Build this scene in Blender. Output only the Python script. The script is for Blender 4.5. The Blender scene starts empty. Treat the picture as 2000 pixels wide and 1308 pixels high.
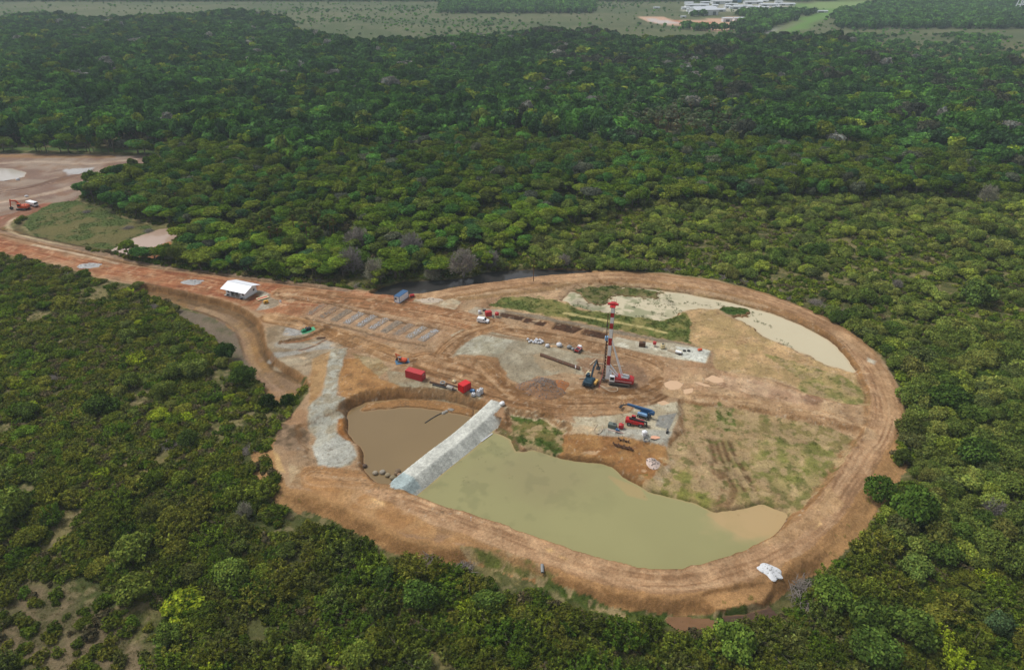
import bpy, math, random
import numpy as np
from mathutils import Vector, Matrix, Euler

# ------------------------------------------------------------------ camera, sky, sun, exposure
scene = bpy.context.scene
col = scene.collection
F, CH, PITCH = 1333.33, 120.0, math.radians(30.0)
SP, CP = math.sin(PITCH), math.cos(PITCH)
cam_data = bpy.data.cameras.new("camera")
cam_data.lens = 24.0; cam_data.sensor_width = 36.0
cam_data.clip_start = 1.0; cam_data.clip_end = 20000.0
cam = bpy.data.objects.new("camera", cam_data); col.objects.link(cam)
cam.location = (0, 0, CH); cam.rotation_euler = (math.radians(60.0), 0, 0)
scene.camera = cam
SUN_EL, SUN_AZ = math.radians(58.0), math.radians(-62.0)   # azimuth from +Y towards +X
world = bpy.data.worlds.new("World"); scene.world = world; world.use_nodes = True
nt = world.node_tree; nt.nodes.clear()
sky = nt.nodes.new('ShaderNodeTexSky'); sky.sky_type = 'NISHITA'; sky.sun_disc = False
sky.sun_elevation = SUN_EL; sky.sun_rotation = SUN_AZ; sky.air_density = 1.0; sky.dust_density = 3.0; sky.altitude = 100
hsv = nt.nodes.new('ShaderNodeHueSaturation'); hsv.inputs['Saturation'].default_value = 0.30
bg = nt.nodes.new('ShaderNodeBackground'); bg.inputs['Strength'].default_value = 0.135
wo = nt.nodes.new('ShaderNodeOutputWorld')
nt.links.new(sky.outputs[0], hsv.inputs['Color']); nt.links.new(hsv.outputs[0], bg.inputs['Color'])
nt.links.new(bg.outputs[0], wo.inputs['Surface'])
sd_ = bpy.data.lights.new("sun", 'SUN'); sd_.energy = 2.3; sd_.angle = math.radians(14.0); sd_.color = (1.0, 0.965, 0.91)
sun = bpy.data.objects.new("sun", sd_); col.objects.link(sun)
sv = Vector((math.sin(SUN_AZ) * math.cos(SUN_EL), math.cos(SUN_AZ) * math.cos(SUN_EL), math.sin(SUN_EL)))
sun.rotation_euler = (-sv).to_track_quat('-Z', 'Y').to_euler()
sun.location = (0, 0, 300)
scene.view_settings.view_transform = 'Standard'; scene.view_settings.look = 'None'
scene.view_settings.exposure = -0.06; scene.view_settings.gamma = 1.0
try:
    scene.cycles.max_bounces = 6; scene.cycles.diffuse_bounces = 3; scene.cycles.transparent_max_bounces = 4
    scene.cycles.volume_bounces = 0
except Exception: pass

R = random.Random(7)
NR = np.random.RandomState(11)

# ------------------------------------------------------------------ helpers
def srgb(c):
    c = np.asarray(c, dtype=float) / 255.0
    return np.where(c <= 0.04045, c / 12.92, ((c + 0.055) / 1.055) ** 2.4)
def W(u, v, z=0.0):
    "world point at height z that was measured at photo pixel u, v"
    a = (u - 1000.0) / F; b = (654.0 - v) / F
    wy = CP + b * SP; wz = -SP + b * CP
    t = (z - CH) / wz
    return (a * t, wy * t)
def proj(x, y, z):
    d = y * CP + (CH - z) * SP
    b = ((z - CH) * CP + y * SP) / d
    return 1000 + F * x / d, 654 - F * b
TAB = np.random.RandomState(3).rand(256, 256)
def vnoise(x, y):
    xi = np.floor(x).astype(np.int64); yi = np.floor(y).astype(np.int64)
    fx = x - xi; fy = y - yi
    fx = fx * fx * (3 - 2 * fx); fy = fy * fy * (3 - 2 * fy)
    a = TAB[xi & 255, yi & 255]; b = TAB[(xi + 1) & 255, yi & 255]
    c = TAB[xi & 255, (yi + 1) & 255]; d = TAB[(xi + 1) & 255, (yi + 1) & 255]
    return (a * (1 - fx) + b * fx) * (1 - fy) + (c * (1 - fx) + d * fx) * fy
def fbm(x, y, s, oct=4, seed=0):
    "0..1 fractal noise, s = wavelength in metres"
    r = 0; amp = 1; tot = 0; f = 1.0 / s
    for i in range(oct):
        ca, sa = math.cos(0.7 * i + 0.3), math.sin(0.7 * i + 0.3)
        r = r + amp * vnoise((x * ca - y * sa) * f + 17.3 * i + 31.7 * seed, (x * sa + y * ca) * f + 5.1 * i + 77.7 * seed)
        tot += amp; amp *= 0.55; f *= 2.03
    return r / tot
def sstep(a, b, x):
    t = np.clip((x - a) / (b - a), 0, 1); return t * t * (3 - 2 * t)
# ------------------------------------------------------------------ the ground: one grid, split into setting objects
def axis(parts):
    out = [parts[0][0]]
    for a, b, st in parts:
        n = max(1, int(round((b - a) / st))); out += list(np.linspace(a, b, n + 1)[1:])
    return np.array(out)
def grow(a, b, st, g=1.06):
    out = []; x = a
    while x < b: x += st; st *= g; out.append(x)
    return out
xs = np.array([-v for v in grow(350, 5200, 1.2)][::-1] + list(axis([(-350, -240, 1.0), (-240, 122, 0.38), (122, 200, 0.9)])) + grow(200, 5200, 1.1))
ys = np.array([-900, -500, -200, -60, 20, 50, 65] + list(axis([(72, 84, 0.7), (84, 262, 0.38), (262, 330, 0.55), (330, 460, 0.9)])) + grow(460, 5600, 1.2, 1.035))
X, Y = np.meshgrid(xs, ys, indexing='ij'); NX, NY = X.shape
n1 = fbm(X, Y, 40, 4, 1); n2 = fbm(X, Y, 6, 4, 2); n3 = fbm(X, Y, 1.6, 3, 3)
Z = -0.9 + (n1 - .5) * 0.7 + (n2 - .5) * 0.4
C = np.zeros(X.shape + (3,))
def mixc(w, c):
    w = w[..., None]; C[:] = C * (1 - w) + np.asarray(c) * w
gA, gB, gC = srgb((92, 92, 50)), srgb((126, 116, 76)), srgb((66, 76, 36))
C[:] = gA
mixc(sstep(.42, .6, fbm(X, Y, 22, 4, 5)) * .9, gB); mixc(sstep(.5, .6, fbm(X, Y, 9, 4, 6)) * .7, gC)
mixc(sstep(.55, .7, fbm(X, Y, 2.6, 3, 7)) * .6, gC * .8); mixc(sstep(.56, .68, fbm(X, Y, 1.9, 3, 10)) * .5, srgb((150, 134, 100)))
far = sstep(900, 1100, Y)
mixc(far, srgb((90, 97, 64))); mixc(far * sstep(.46, .6, fbm(X, Y * 2.2, 160, 5, 8)) * .7, srgb((72, 86, 52)))
mixc(far * sstep(.52, .6, fbm(X, Y * 3, 60, 4, 9)) * .6, srgb((104, 104, 76)))
CL = np.zeros(X.shape, np.int8)          # 0 ground 1 dirt road 2 gravel pad 3 causeway 4 grass field
VEG = np.ones(X.shape, np.float32)       # where wild plants may stand

def seg_dist(px, py, pl, closed):
    best = np.full(px.shape, 1e18); S = np.zeros(px.shape); L = np.zeros(px.shape)
    n = len(pl); acc = 0.0
    for i in range(n if closed else n - 1):
        ax, ay = pl[i]; bx, by = pl[(i + 1) % n]
        dx, dy = bx - ax, by - ay; l2 = dx * dx + dy * dy + 1e-9; l = math.sqrt(l2)
        t = np.clip(((px - ax) * dx + (py - ay) * dy) / l2, 0, 1)
        d2 = (px - ax - t * dx) ** 2 + (py - ay - t * dy) ** 2
        m = d2 < best
        best = np.where(m, d2, best)
        if not closed:
            S = np.where(m, acc + t * l, S)
            L = np.where(m, np.sign((px - ax) * dy - (py - ay) * dx), L)
        acc += l
    return np.sqrt(best), S, L
def window(pl, mg):
    p = np.array(pl); x0, y0 = p.min(0) - mg; x1, y1 = p.max(0) + mg
    i0, i1 = np.searchsorted(xs, [x0, x1]); j0, j1 = np.searchsorted(ys, [y0, y1])
    return slice(i0, i1), slice(j0, j1)
def sdf(poly, mg=12):
    "signed distance (negative inside) in the window round the polygon"
    w = window(poly, mg); px, py = X[w], Y[w]
    d, _, _ = seg_dist(px, py, poly, True)
    ins = np.zeros(px.shape, bool); n = len(poly)
    for i in range(n):
        ax, ay = poly[i]; bx, by = poly[(i + 1) % n]
        if ay == by: continue
        c = (ay > py) != (by > py)
        ins ^= c & (px < (bx - ax) * (py - ay) / (by - ay) + ax)
    return w, np.where(ins, -d, d)
def smoothline(pts, k=3):
    "Catmull-Rom through measured points"
    pts = [np.array(p, float) for p in pts]; out = []
    for i in range(len(pts) - 1):
        p0 = pts[max(i - 1, 0)]; p1 = pts[i]; p2 = pts[i + 1]; p3 = pts[min(i + 2, len(pts) - 1)]
        for j in range(k):
            t = j / k
            out.append(tuple(0.5 * ((2 * p1) + (-p0 + p2) * t + (2 * p0 - 5 * p1 + 4 * p2 - p3) * t * t + (-p0 + 3 * p1 - 3 * p2 + p3) * t ** 3)))
    out.append(tuple(pts[-1])); return out
def wp(pts, z=0.0): return [W(u, v, z) for u, v in pts]
def area(pts, z=0.0, level=None, slope=2.5, c=None, c2=None, cs=5, soft=.8, edge=.8, es=4, k=1.0, cls=None, veg=None, add=0.0, inn=0.0):
    w, s = sdf(wp(pts, z)); x, y = X[w], Y[w]
    s = s + (fbm(x, y, es, 4, 12) - .5) * 2 * edge + (fbm(x, y, 1.3, 2, 14) - .5) * edge * .5
    if level is not None:
        t = sstep(slope, -inn, s); Z[w] = Z[w] * (1 - t) + (level + (fbm(x, y, 3, 3, 15) - .5) * add) * t
    if c is not None:
        t = (sstep(soft / 2, -soft / 2, s) * k)[..., None]; cc = srgb(c)[None, None]
        if c2 is not None:
            m = sstep(.38, .62, fbm(x, y, cs, 4, 21 + len(pts)))[..., None]; cc = cc * (1 - m) + srgb(c2) * m
        C[w] = C[w] * (1 - t) + cc * t
    if cls is not None: CL[w] = np.where(s < 0, cls, CL[w])
    if veg is not None: VEG[w] = np.where(s < 1.2, veg, VEG[w])
    return w, s
def track(pts, hw, c=None, z=0.0, level=None, slope=2.0, streak=0.0, dark=(118, 84, 56), light=(206, 176, 148), soft=1.2, edge=.6, k=1.0, dep=0.0, cls=None, veg=None, f=1.0, sm=True):
    pl = wp(pts, z); pl = smoothline(pl) if sm else pl
    w = window(pl, hw + slope + 2); x, y = X[w], Y[w]
    d, S, L = seg_dist(x, y, pl, False); lat = d * L
    s = d - hw + (fbm(x, y, 4, 3, 33) - .5) * 2 * edge
    if level is not None:
        t = sstep(slope, 0, s); Z[w] = Z[w] * (1 - t) + level * t
    m = sstep(soft / 2, -soft / 2, s) * k
    if c is not None: C[w] = C[w] * (1 - m[..., None]) + srgb(c) * m[..., None]
    if streak > 0 or dep:
        q = (fbm(x, y, 9, 3, 41) - .5) * 1.6
        n = .42 * vnoise((lat + q) * 1.15 * f + 9, S * .05 + 3) + .38 * vnoise((lat + q * .8) * 2.4 * f + 40, S * .09) + .20 * fbm(x, y, 1.3, 3, 43)
        if streak > 0:
            a = sstep(.50, .66, n) * streak * m; b = sstep(.44, .28, n) * streak * m
            C[w] = C[w] * (1 - a[..., None]) + srgb(dark) * a[..., None]
            C[w] = C[w] * (1 - b[..., None] * .7) + srgb(light) * b[..., None] * .7
        if dep: Z[w] += (n - .5) * dep * m
    if cls is not None: CL[w] = np.where(s < 0, cls, CL[w])
    if veg is not None: VEG[w] = np.where(s < 1.5, veg, VEG[w])
    return w, s

# ---- outer edge (crest) of the raised site, then everything cut into it
CREST = [(600,735),(603,765),(585,790),(560,820),(540,850),(528,880),(540,925),(556,950),(610,963),(660,983),(720,1013),(780,1045),(850,1062),(930,1065),(1000,1083),(1060,1103),(1150,1138),(1250,1158),(1330,1164),(1420,1157),(1490,1140),(1530,1112),(1590,1066),(1650,1010),(1692,945),(1745,872),(1768,800),(1752,740),(1712,688),(1662,648),(1600,615),(1500,575),(1400,547),(1300,534),(1200,528),(1100,531),(1000,546),(930,557),(840,572),(740,568),(660,562),(560,551),(450,538),(350,525),(250,508),(150,486),(60,466),(20,452),(-80,430),(-80,488),(0,494),(60,505),(130,522),(200,547),(290,560),(390,584),(450,600),(486,619),(508,640),(518,680),(534,707),(585,735)]
DIRT, RED, TAN, BANK = (172, 142, 114), (156, 98, 66), (190, 156, 120), (158, 114, 68)
# clearing at far left
area([(-120,298),(120,300),(250,303),(312,304),(318,340),(225,352),(180,366),(160,382),(145,392),(90,402),(62,415),(20,432),(0,445),(-120,440)], -1, -1.2, c=(152,134,118), c2=(132,108,94), cs=14, veg=0, edge=1.5, cls=1)
area([(-120,300),(100,302),(225,304),(225,308),(100,308),(-120,307)], -1, c=(150,118,80), k=.8, cls=1)
track([(-120,291),(0,291),(150,292),(320,298)], 4, (84,104,52), z=-1, edge=1.5, veg=0)
track([(-60,318),(80,312),(170,316),(260,308)], 2.5, (176,158,140), streak=.5, k=.8)
track([(-60,400),(30,385),(100,372),(150,358)], 3, (186,166,146), streak=.6, k=.8)
track([(0,370),(60,362),(120,345),(170,330)], 4, (104,84,76), streak=.8, k=.8, dep=.8)
area([(122,327),(180,324),(172,332),(130,340)], c=(178,176,174), edge=2)
track([(-60,440),(0,425),(50,410),(85,398)], 5, (150,88,66), streak=.6, k=.9)
track([(-60,470),(-10,440),(20,420),(60,405)], 4, (140,100,80), streak=.6, k=.9)
# low ground below the bottom embankment, bare patch bottom left
area([(600,1000),(700,1020),(860,1085),(1050,1130),(1250,1180),(1420,1180),(1520,1140),(1600,1130),(1600,1290),(1100,1290),(760,1180)], -1.5, -2.3, slope=9, edge=1)
area([(-80,1120),(40,1110),(110,1150),(180,1190),(260,1225),(320,1300),(330,1420),(-80,1420)], -.9, None, c=(118, 104, 78), c2=(98, 92, 62), cs=3, edge=3, soft=4)
area([(225,935),(300,895),(380,862),(470,838),(540,815),(530,845),(440,880),(330,925),(260,950)], -.9, None, c=(124, 112, 72), c2=(102, 100, 58), cs=3, edge=2, soft=3)
# site body
w_, sC = area(CREST, 0, 0.0, slope=4.2, c=DIRT, c2=(164,128,98), cs=12, edge=.8, es=5, veg=0)
SITE = np.full(X.shape, 50.0); SITE[w_] = sC
botm = (Y[w_] < 140) & (X[w_] > -60)
VEG[w_] = np.where(sC < np.where(botm, 6.8, 1.0), 0, VEG[w_])
# toe of the bottom embankment and bare slope on the left
area([(800,1095),(850,1070),(930,1070),(1010,1100),(1080,1140),(1150,1162),(1250,1182),(1340,1195),(1430,1190),(1500,1165),(1530,1125),(1500,1110),(1300,1150),(1050,1090),(900,1050)], -1.6, None, c=(170,126,82), c2=(184,142,98), cs=6, k=.9, veg=0)
area([(1380,1165),(1450,1150),(1500,1150),(1490,1175),(1400,1190)], -.8, -.5, slope=1.5, c=(184,150,106), c2=(170,120,76), edge=.6)
track([(1060,1135),(1150,1178),(1250,1205),(1380,1215),(1500,1190)], 1.2, (70,90,30), z=-2, k=.9, edge=1, cls=4, veg=0)
area([(900,1075),(1000,1088),(1060,1115),(1100,1135),(1000,1120),(930,1100)], -1.5, None, c=(96,104,42), c2=(150,128,86), cs=3, edge=1.5, k=.85, cls=4, veg=0)
# side channel on the west
area([(285,566),(390,588),(450,602),(486,624),(505,645),(514,685),(532,712),(580,742),(596,762),(575,780),(548,786),(520,768),(500,742),(484,705),(468,668),(440,636),(400,614),(340,592),(270,575)], -1.8, -2.3, slope=2, c=(138,112,90), c2=(152,118,78), cs=8, veg=0, add=.3)
area([(455,640),(500,650),(510,690),(500,720),(480,700)], -2, c=(160,122,76), c2=(140,105,70), k=.7)
area([(330,596),(420,622),(462,650),(476,690),(500,740),(480,735),(455,700),(420,665),(370,630)], -2, -1.8, c=(116,102,88), c2=(92,88,66), k=.85, veg=0, edge=1.5)
area([(286,560),(390,583),(450,600),(486,620),(508,642),(514,678),(534,706),(585,738),(580,746),(526,716),(504,684),(498,650),(478,628),(446,610),(388,594),(286,570)], -1.2, None, c=(96,74,50), c2=(116,88,58), cs=2, edge=.4, k=.8)
track([(378,605),(420,620),(456,638),(468,662),(480,698),(510,734),(534,760)], .5, (92,68,46), z=-2, dep=0, k=.9, edge=.3)
track([(390,600),(440,622),(475,655),(488,700),(520,745),(560,775)], 1.4, (168,140,112), z=-2, k=.5, edge=.5)
# access road in red laterite
area([(-80,452),(0,462),(60,482),(150,502),(250,520),(350,532),(450,543),(560,555),(660,565),(760,574),(860,580),(900,590),(870,606),(800,604),(720,596),(640,590),(600,600),(580,625),(545,628),(520,612),(486,600),(420,580),(350,566),(270,550),(190,536),(120,514),(50,500),(-80,488)], c=RED, c2=(172,116,82), cs=7, soft=4, edge=1.5, cls=1)
track([(-80,470),(50,488),(150,512),(260,536),(360,550),(460,566),(560,580),(660,582),(780,592),(860,600)], 7, z=0, streak=.75, dark=(134,74,50), light=(200,152,122), f=.8, dep=.15, cls=1)
track([(-30,440),(60,462),(130,478),(210,494),(300,513),(400,527),(500,541),(600,554),(680,563)], 2.6, (148,122,104), k=.9, edge=.4, level=-.3, slope=1, cls=1)
track([(-30,436),(25,450),(100,464),(150,475),(207,487),(262,500),(325,510),(425,524),(500,532),(600,545),(690,560)], .7, (72,56,38), k=.95, edge=.4, level=-1.5, slope=1.4)
track([(0,457),(50,468),(112,483),(175,496),(250,513),(310,523),(400,532),(475,542),(560,552),(650,563)], .35, (88,62,46), k=.9, edge=.3, level=-.7, slope=.6)
track([(285,557),(390,581),(450,597),(486,618),(510,640),(516,680),(534,707),(585,737)], .8, (96,74,50), k=.85, edge=.5, z=-.8)
for a, b in (((255,519),(280,507)), ((320,525),(340,516)), ((205,487),(215,493))):
    track([a, b], .5, (196,166,138), k=.8, sm=False)
track([(65,478),(110,487),(170,500),(230,515)], .7, (206,186,166), k=.8)
# meadow and small pond on the left
area([(45,440),(62,418),(100,398),(150,392),(200,408),(255,432),(330,448),(300,458),(218,488),(130,476),(70,462)], -1.5, -1.3, c=(78,92,44), c2=(104,98,58), cs=9, edge=1, veg=0.12, cls=4)
track([(30,424),(16,436),(20,450),(45,462),(95,474),(140,482)], 1.0, (192,172,144), z=-1, k=.95, edge=.3, veg=0, cls=1)
track([(45,436),(35,450),(70,466),(130,480),(200,490)], 1.2, (98,84,58), z=-1.4, k=.8, edge=.5, veg=0)
area([(258,500),(330,472),(345,480),(330,500),(300,506)], -1, -.9, c=(170,116,78), c2=(150,104,70), veg=0)
POND_S = [(218,490),(262,466),(312,449),(352,446),(358,454),(345,466),(300,482),(255,496),(235,496)]
area(POND_S, -1.3, -2.2, slope=1.2, c=(150,112,78), veg=0, edge=.4)
POND_F = [(-90,328),(20,330),(46,338),(40,346),(10,352),(-90,356)]
area(POND_F, -1.2, -1.9, slope=2, c=(170,160,146), veg=0, edge=.6)
CREEK = [(728,576),(748,562),(790,552),(860,549),(920,544),(950,534),(1000,529),(1060,528),(1150,530),(1150,536),(1090,540),(1010,551),(930,563),(850,574),(780,580)]
area(CREEK, -1.5, -2.8, slope=1.5, c=(58,52,36), veg=0, edge=.8)
# north marsh and grass belt
area([(955,600),(1010,577),(1100,560),(1160,552),(1240,553),(1340,565),(1440,585),(1530,612),(1590,638),(1640,668),(1672,705),(1700,760),(1704,790),(1640,785),(1520,742),(1400,722),(1392,705),(1396,684),(1340,668),(1270,650),(1190,638),(1100,622),(1010,606)], 0, -.9, slope=2.6, inn=1.5, c=(186,156,124), c2=(172,146,108), cs=8, edge=.6)
MARSH = [(1118,572),(1180,563),(1250,566),(1340,577),(1430,595),(1500,613),(1560,637),(1610,664),(1648,698),(1662,722),(1630,718),(1580,697),(1530,680),(1490,655),(1448,626),(1410,606),(1360,598),(1345,606),(1325,634),(1300,640),(1240,632),(1180,620),(1120,604),(1105,588)]
area(MARSH, -1.2, -1.75, slope=3.2, c=(196,166,134), edge=.7, es=6)
area([(1110,600),(1125,575),(1190,560),(1290,566),(1330,600),(1320,640),(1240,632),(1160,615)], -1.3, None, c=(168,156,124), c2=(104,110,60), cs=4, edge=1.5, k=.8)
area([(1345,608),(1400,606),(1445,628),(1490,658),(1560,690),(1620,718),(1668,732),(1700,775),(1700,790),(1600,768),(1500,738),(1400,720),(1396,684),(1345,670),(1325,645)], -.8, -.55, slope=3, c=(192,158,118), c2=(170,144,102), cs=6, edge=1.5, add=.4, cls=0)
area([(1490,690),(1560,712),(1640,735),(1690,770),(1700,795),(1640,785),(1560,770),(1560,740)], -.8, None, c=(120,124,62), c2=(166,148,100), cs=5, k=.75, edge=2, cls=4)
area([(955,598),(990,580),(1050,576),(1100,590),(1120,600),(1180,612),(1240,620),(1300,628),(1345,608),(1350,650),(1348,672),(1290,662),(1200,645),(1100,622),(1010,606)], -.6, -.4, slope=2, c=(80,100,38), c2=(124,120,66), cs=4, edge=1.6, es=2.5, k=.92, cls=4)
area([(1125,566),(1190,558),(1290,570),(1280,580),(1200,574),(1180,592),(1150,590)], -1.2, -.95, slope=1.6, c=(82,100,40), c2=(134,124,80), cs=2.5, edge=3, es=3, k=.9, cls=4)
area([(1400,605),(1425,600),(1462,606),(1460,618),(1420,616)], -1, -.5, slope=1, c=(66,90,34), edge=1.4, es=2, cls=4)
area([(1000,578),(1090,560),(1140,560),(1110,575),(1105,595),(1130,606),(1180,612),(1120,600),(1080,586)], -.7, None, c=(192,158,128), k=.9, edge=1)
track([(1105,612),(1170,624),(1240,636),(1300,650)], .7, (196,180,126), z=-.5, k=.9, edge=.6)
track([(970,604),(1050,618),(1130,634),(1220,650),(1290,664),(1340,676)], 1.6, (134,122,108), z=0, k=.9, edge=.8, dep=.3)
# north road bank grades
track([(880,588),(960,580),(1050,568),(1110,557)], 1.3, (150,118,80), z=-.5, k=.8, edge=.6)
# platform pads
area([(868,690),(878,655),(905,642),(960,644),(1040,654),(1110,668),(1185,690),(1200,715),(1170,740),(1100,728),(1050,735),(1000,765),(965,745),(930,712),(890,702)], c=(168,158,142), c2=(154,142,124), cs=5, edge=1.2, cls=2)
area([(905,650),(960,655),(1000,665),(980,690),(930,690),(885,695),(880,675)], c=(182,178,168), c2=(164,158,142), cs=3, k=.9, edge=1.5)
area([(930,692),(970,700),(990,730),(980,760),(950,735),(920,715)], c=(164,124,86), c2=(132,92,58), cs=2.5, k=.9, edge=1.2)
area([(1030,690),(1060,690),(1130,725),(1120,735),(1060,720)], c=(176,148,116), k=.5, edge=2)
area([(1130,700),(1190,700),(1260,720),(1265,760),(1200,765),(1140,760)], c=(158,126,100), c2=(142,112,90), cs=4, edge=2)
area([(1188,668),(1205,658),(1250,668),(1300,668),(1384,680),(1389,688),(1378,709),(1320,700),(1250,688),(1200,682)], c=(202,198,188), c2=(176,166,150), cs=4, edge=.5, cls=2)
area([(1320,676),(1388,682),(1376,708),(1335,698)], c=(206,208,208), k=.9, edge=.3, cls=2)
area([(930,600),(985,602),(980,622),(930,618),(915,608)], c=(172,160,146), k=.85, edge=1)
area([(1110,795),(1200,792),(1250,788),(1328,784),(1332,800),(1302,868),(1240,853),(1150,843),(1125,828)], c=(178,164,142), c2=(194,184,166), cs=3.5, edge=.4, cls=2)
area([(1150,838),(1210,835),(1290,840),(1312,842),(1302,867),(1240,853),(1150,846)], c=(178,176,172), k=.9, edge=.5, cls=2)
area([(1286,812),(1322,806),(1308,838),(1280,832)], c=(142,142,144), k=.95, edge=.15, soft=.4, cls=2)
area([(985,793),(1050,803),(1110,822),(1175,838),(1160,848),(1100,838),(1050,822),(985,806)], c=(200,176,148), c2=(184,168,146), cs=2, edge=.6, cls=2)
area([(755,722),(790,728),(830,745),(870,750),(935,765),(940,780),(880,772),(820,762),(760,752)], c=(172,162,142), c2=(154,136,112), cs=3, edge=.8, cls=2)
area([(690,690),(740,700),(760,720),(740,735),(700,720)], c=(166,146,114), c2=(146,120,84), cs=3, edge=1.2)
area([(490,565),(520,570),(545,582),(548,596),(520,604),(500,606),(512,590),(505,575)], c=(172,164,156), c2=(150,134,118), cs=3, edge=.5, cls=2)
area([(820,576),(870,578),(900,590),(890,606),(850,600),(800,590)], c=(170,146,122), c2=(184,170,150), cs=3, edge=1)
# west shelf with grey waste
area([(520,640),(556,632),(600,640),(652,652),(680,672),(650,684),(620,702),(602,734),(586,730),(536,704),(520,680)], c=(160,142,122), c2=(140,120,98), cs=4, edge=.6)
area([(556,640),(590,637),(600,650),(575,656),(552,654)], c=(158,156,160), edge=.6)
track([(552,668),(600,660),(634,645),(652,654)], .9, (150,96,56), edge=.4, level=-.7, slope=.8, k=.9)
track([(530,694),(570,690),(610,680),(645,676)], 1.6, (166,164,164), edge=.7, k=.8)
track([(548,672),(590,676),(640,668)], 2.2, (170,166,162), edge=.7, k=.7)
track([(586,684),(612,676),(634,664)], .5, (112,70,44), edge=.2)
track([(545,708),(590,704),(640,690)], 2.2, (174,162,144), edge=.8, k=.6, streak=.4)
# gravel haul lane and rubble pad
area([(610,700),(648,685),(640,720),(628,760),(605,800),(604,765)], c=(176,140,98), c2=(160,122,80), cs=4, k=.9, edge=.8)
area([(664,700),(700,700),(745,740),(800,760),(880,775),(930,795),(900,800),(800,785),(720,790),(690,800),(670,790),(660,740)], c=(160,114,66), c2=(178,132,82), cs=4, k=.9, edge=.8)
area([(648,682),(678,680),(668,720),(659,745),(657,772),(675,777),(673,790),(685,807),(660,811),(655,832),(660,842),(680,852),(698,882),(685,901),(655,907),(625,911),(608,866),(617,850),(601,830),(600,797),(610,785),(630,772),(636,740),(640,705)], c=(176,174,168), c2=(160,150,134), cs=2.2, edge=.6, cls=2, add=.25, level=.1, slope=.8)
area([(630,860),(655,845),(680,855),(697,882),(680,898),(628,908),(610,870)], c=(190,190,190), c2=(176,176,174), cs=1.2, k=.8, edge=.5, cls=2)
area([(660,812),(686,808),(690,845),(700,860),(672,850),(658,838)], c=(172,118,62), c2=(150,98,50), cs=2, edge=.5)
area([(700,862),(716,872),(718,905),(700,905),(702,885)], c=(176,128,88), edge=.5)
area([(545,835),(590,830),(605,850),(600,885),(560,885),(538,870)], -.5, c=(150,124,102), c2=(112,92,72), cs=2, edge=1.5, add=.6, level=.3, slope=2)
area([(560,905),(620,915),(700,910),(740,940),(700,945),(620,950),(570,950)], c=(190,166,136), c2=(160,126,92), cs=2.5, edge=1.5, k=.8)
area([(520,870),(545,895),(560,930),(545,925),(525,895)], -1, None, c=(206,170,120), edge=.6, k=.9)
# mud tracks on the platform
MUD = dict(streak=.9, dark=(112,78,48), light=(196,160,126), dep=.3, k=.9)
track([(560,572),(640,582),(720,592),(800,604),(880,620),(940,634)], 6, (158,112,78), **MUD, cls=1)
track([(530,620),(600,634),(660,655),(720,676),(780,698),(840,716),(900,738)], 4, (158,118,78), **MUD, cls=1)
track([(940,634),(1020,650),(1100,664),(1170,680),(1230,694),(1280,712),(1304,735),(1300,758),(1260,778),(1200,782),(1130,772)], 3.6, (150,114,82), **MUD, cls=1)
track([(970,636),(920,650),(885,672),(862,698),(850,722)], 3.4, (148,108,72), **MUD, cls=1)
track([(830,706),(880,724),(930,742),(990,765),(1060,782),(1130,790),(1200,786)], 6, (150,110,74), **MUD, cls=1)
track([(900,700),(940,706),(968,728),(985,756)], 2.5, (146,106,70), **MUD)
track([(940,712),(1000,768)], 3, (136,98,62), **MUD)
track([(1110,770),(1150,766),(1200,770),(1260,766),(1290,745)], 2.6, (140,102,66), **MUD, cls=1)
track([(870,645),(1000,660),(1190,700)], .8, (140,104,70), streak=.6, k=.5)
# east haul track, puddled junction
area([(1300,712),(1400,722),(1500,742),(1570,768),(1640,788),(1702,796),(1700,846),(1660,834),(1560,812),(1440,788),(1340,780),(1290,768)], -.1, 0, slope=1.2, c=(186,154,122), c2=(172,136,106), cs=6, edge=.6, cls=1)
area([(1405,730),(1500,748),(1560,766),(1600,782),(1560,788),(1470,772),(1400,752)], c=(202,170,144), c2=(184,148,124), cs=4, edge=1, k=.8)
track([(1310,765),(1400,778),(1500,793),(1600,815),(1690,845)], 2.6, (180,146,110), streak=.6, dark=(140,104,74), light=(206,174,142), dep=.15, k=.8, cls=1)
area([(1560,772),(1600,770),(1608,785),(1575,790)], c=(134,98,78), k=.7, edge=1.5)
# south-east meadow
area([(1335,786),(1440,798),(1560,822),(1680,842),(1692,856),(1660,900),(1610,945),(1568,990),(1525,1012),(1490,992),(1430,1003),(1350,985),(1262,966),(1225,938),(1290,905),(1306,875),(1335,840)], -.8, -1.3, slope=2.2, inn=1, c=(166,140,104), c2=(140,126,80), cs=5, edge=.8, add=.3, cls=4)
area([(1400,790),(1430,800),(1440,830),(1420,850),(1400,830)], -1.2, None, c=(84,108,36), edge=2, k=.8, cls=4)
area([(1480,850),(1620,870),(1640,900),(1560,970),(1470,930)], -1.2, None, c=(118,124,56), c2=(158,142,96), cs=4, edge=3, k=.8, cls=4)
area([(1330,830),(1400,850),(1420,920),(1380,960),(1300,930),(1310,880)], -1.2, None, c=(176,150,118), c2=(160,132,100), cs=3, edge=2, k=.8)
area([(1270,950),(1330,900),(1380,960),(1410,990),(1340,984)], -1.3, None, c=(126,128,58), c2=(156,138,90), cs=3, edge=1.5, k=.8, cls=4)
area([(1262,900),(1300,875),(1320,905),(1290,950),(1270,930)], -1, None, c=(196,176,158), c2=(150,124,96), cs=2.5, k=.7, edge=1)
for o in (0, 12, 26, 42):
    track([(1388+o*.9,858+o*.1),(1396+o,890),(1408+o*1.2,925),(1424+o*1.2,955)], .62, (100,74,48), z=-1.2, edge=.25, k=.9, level=-1.65, slope=.5)
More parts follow.
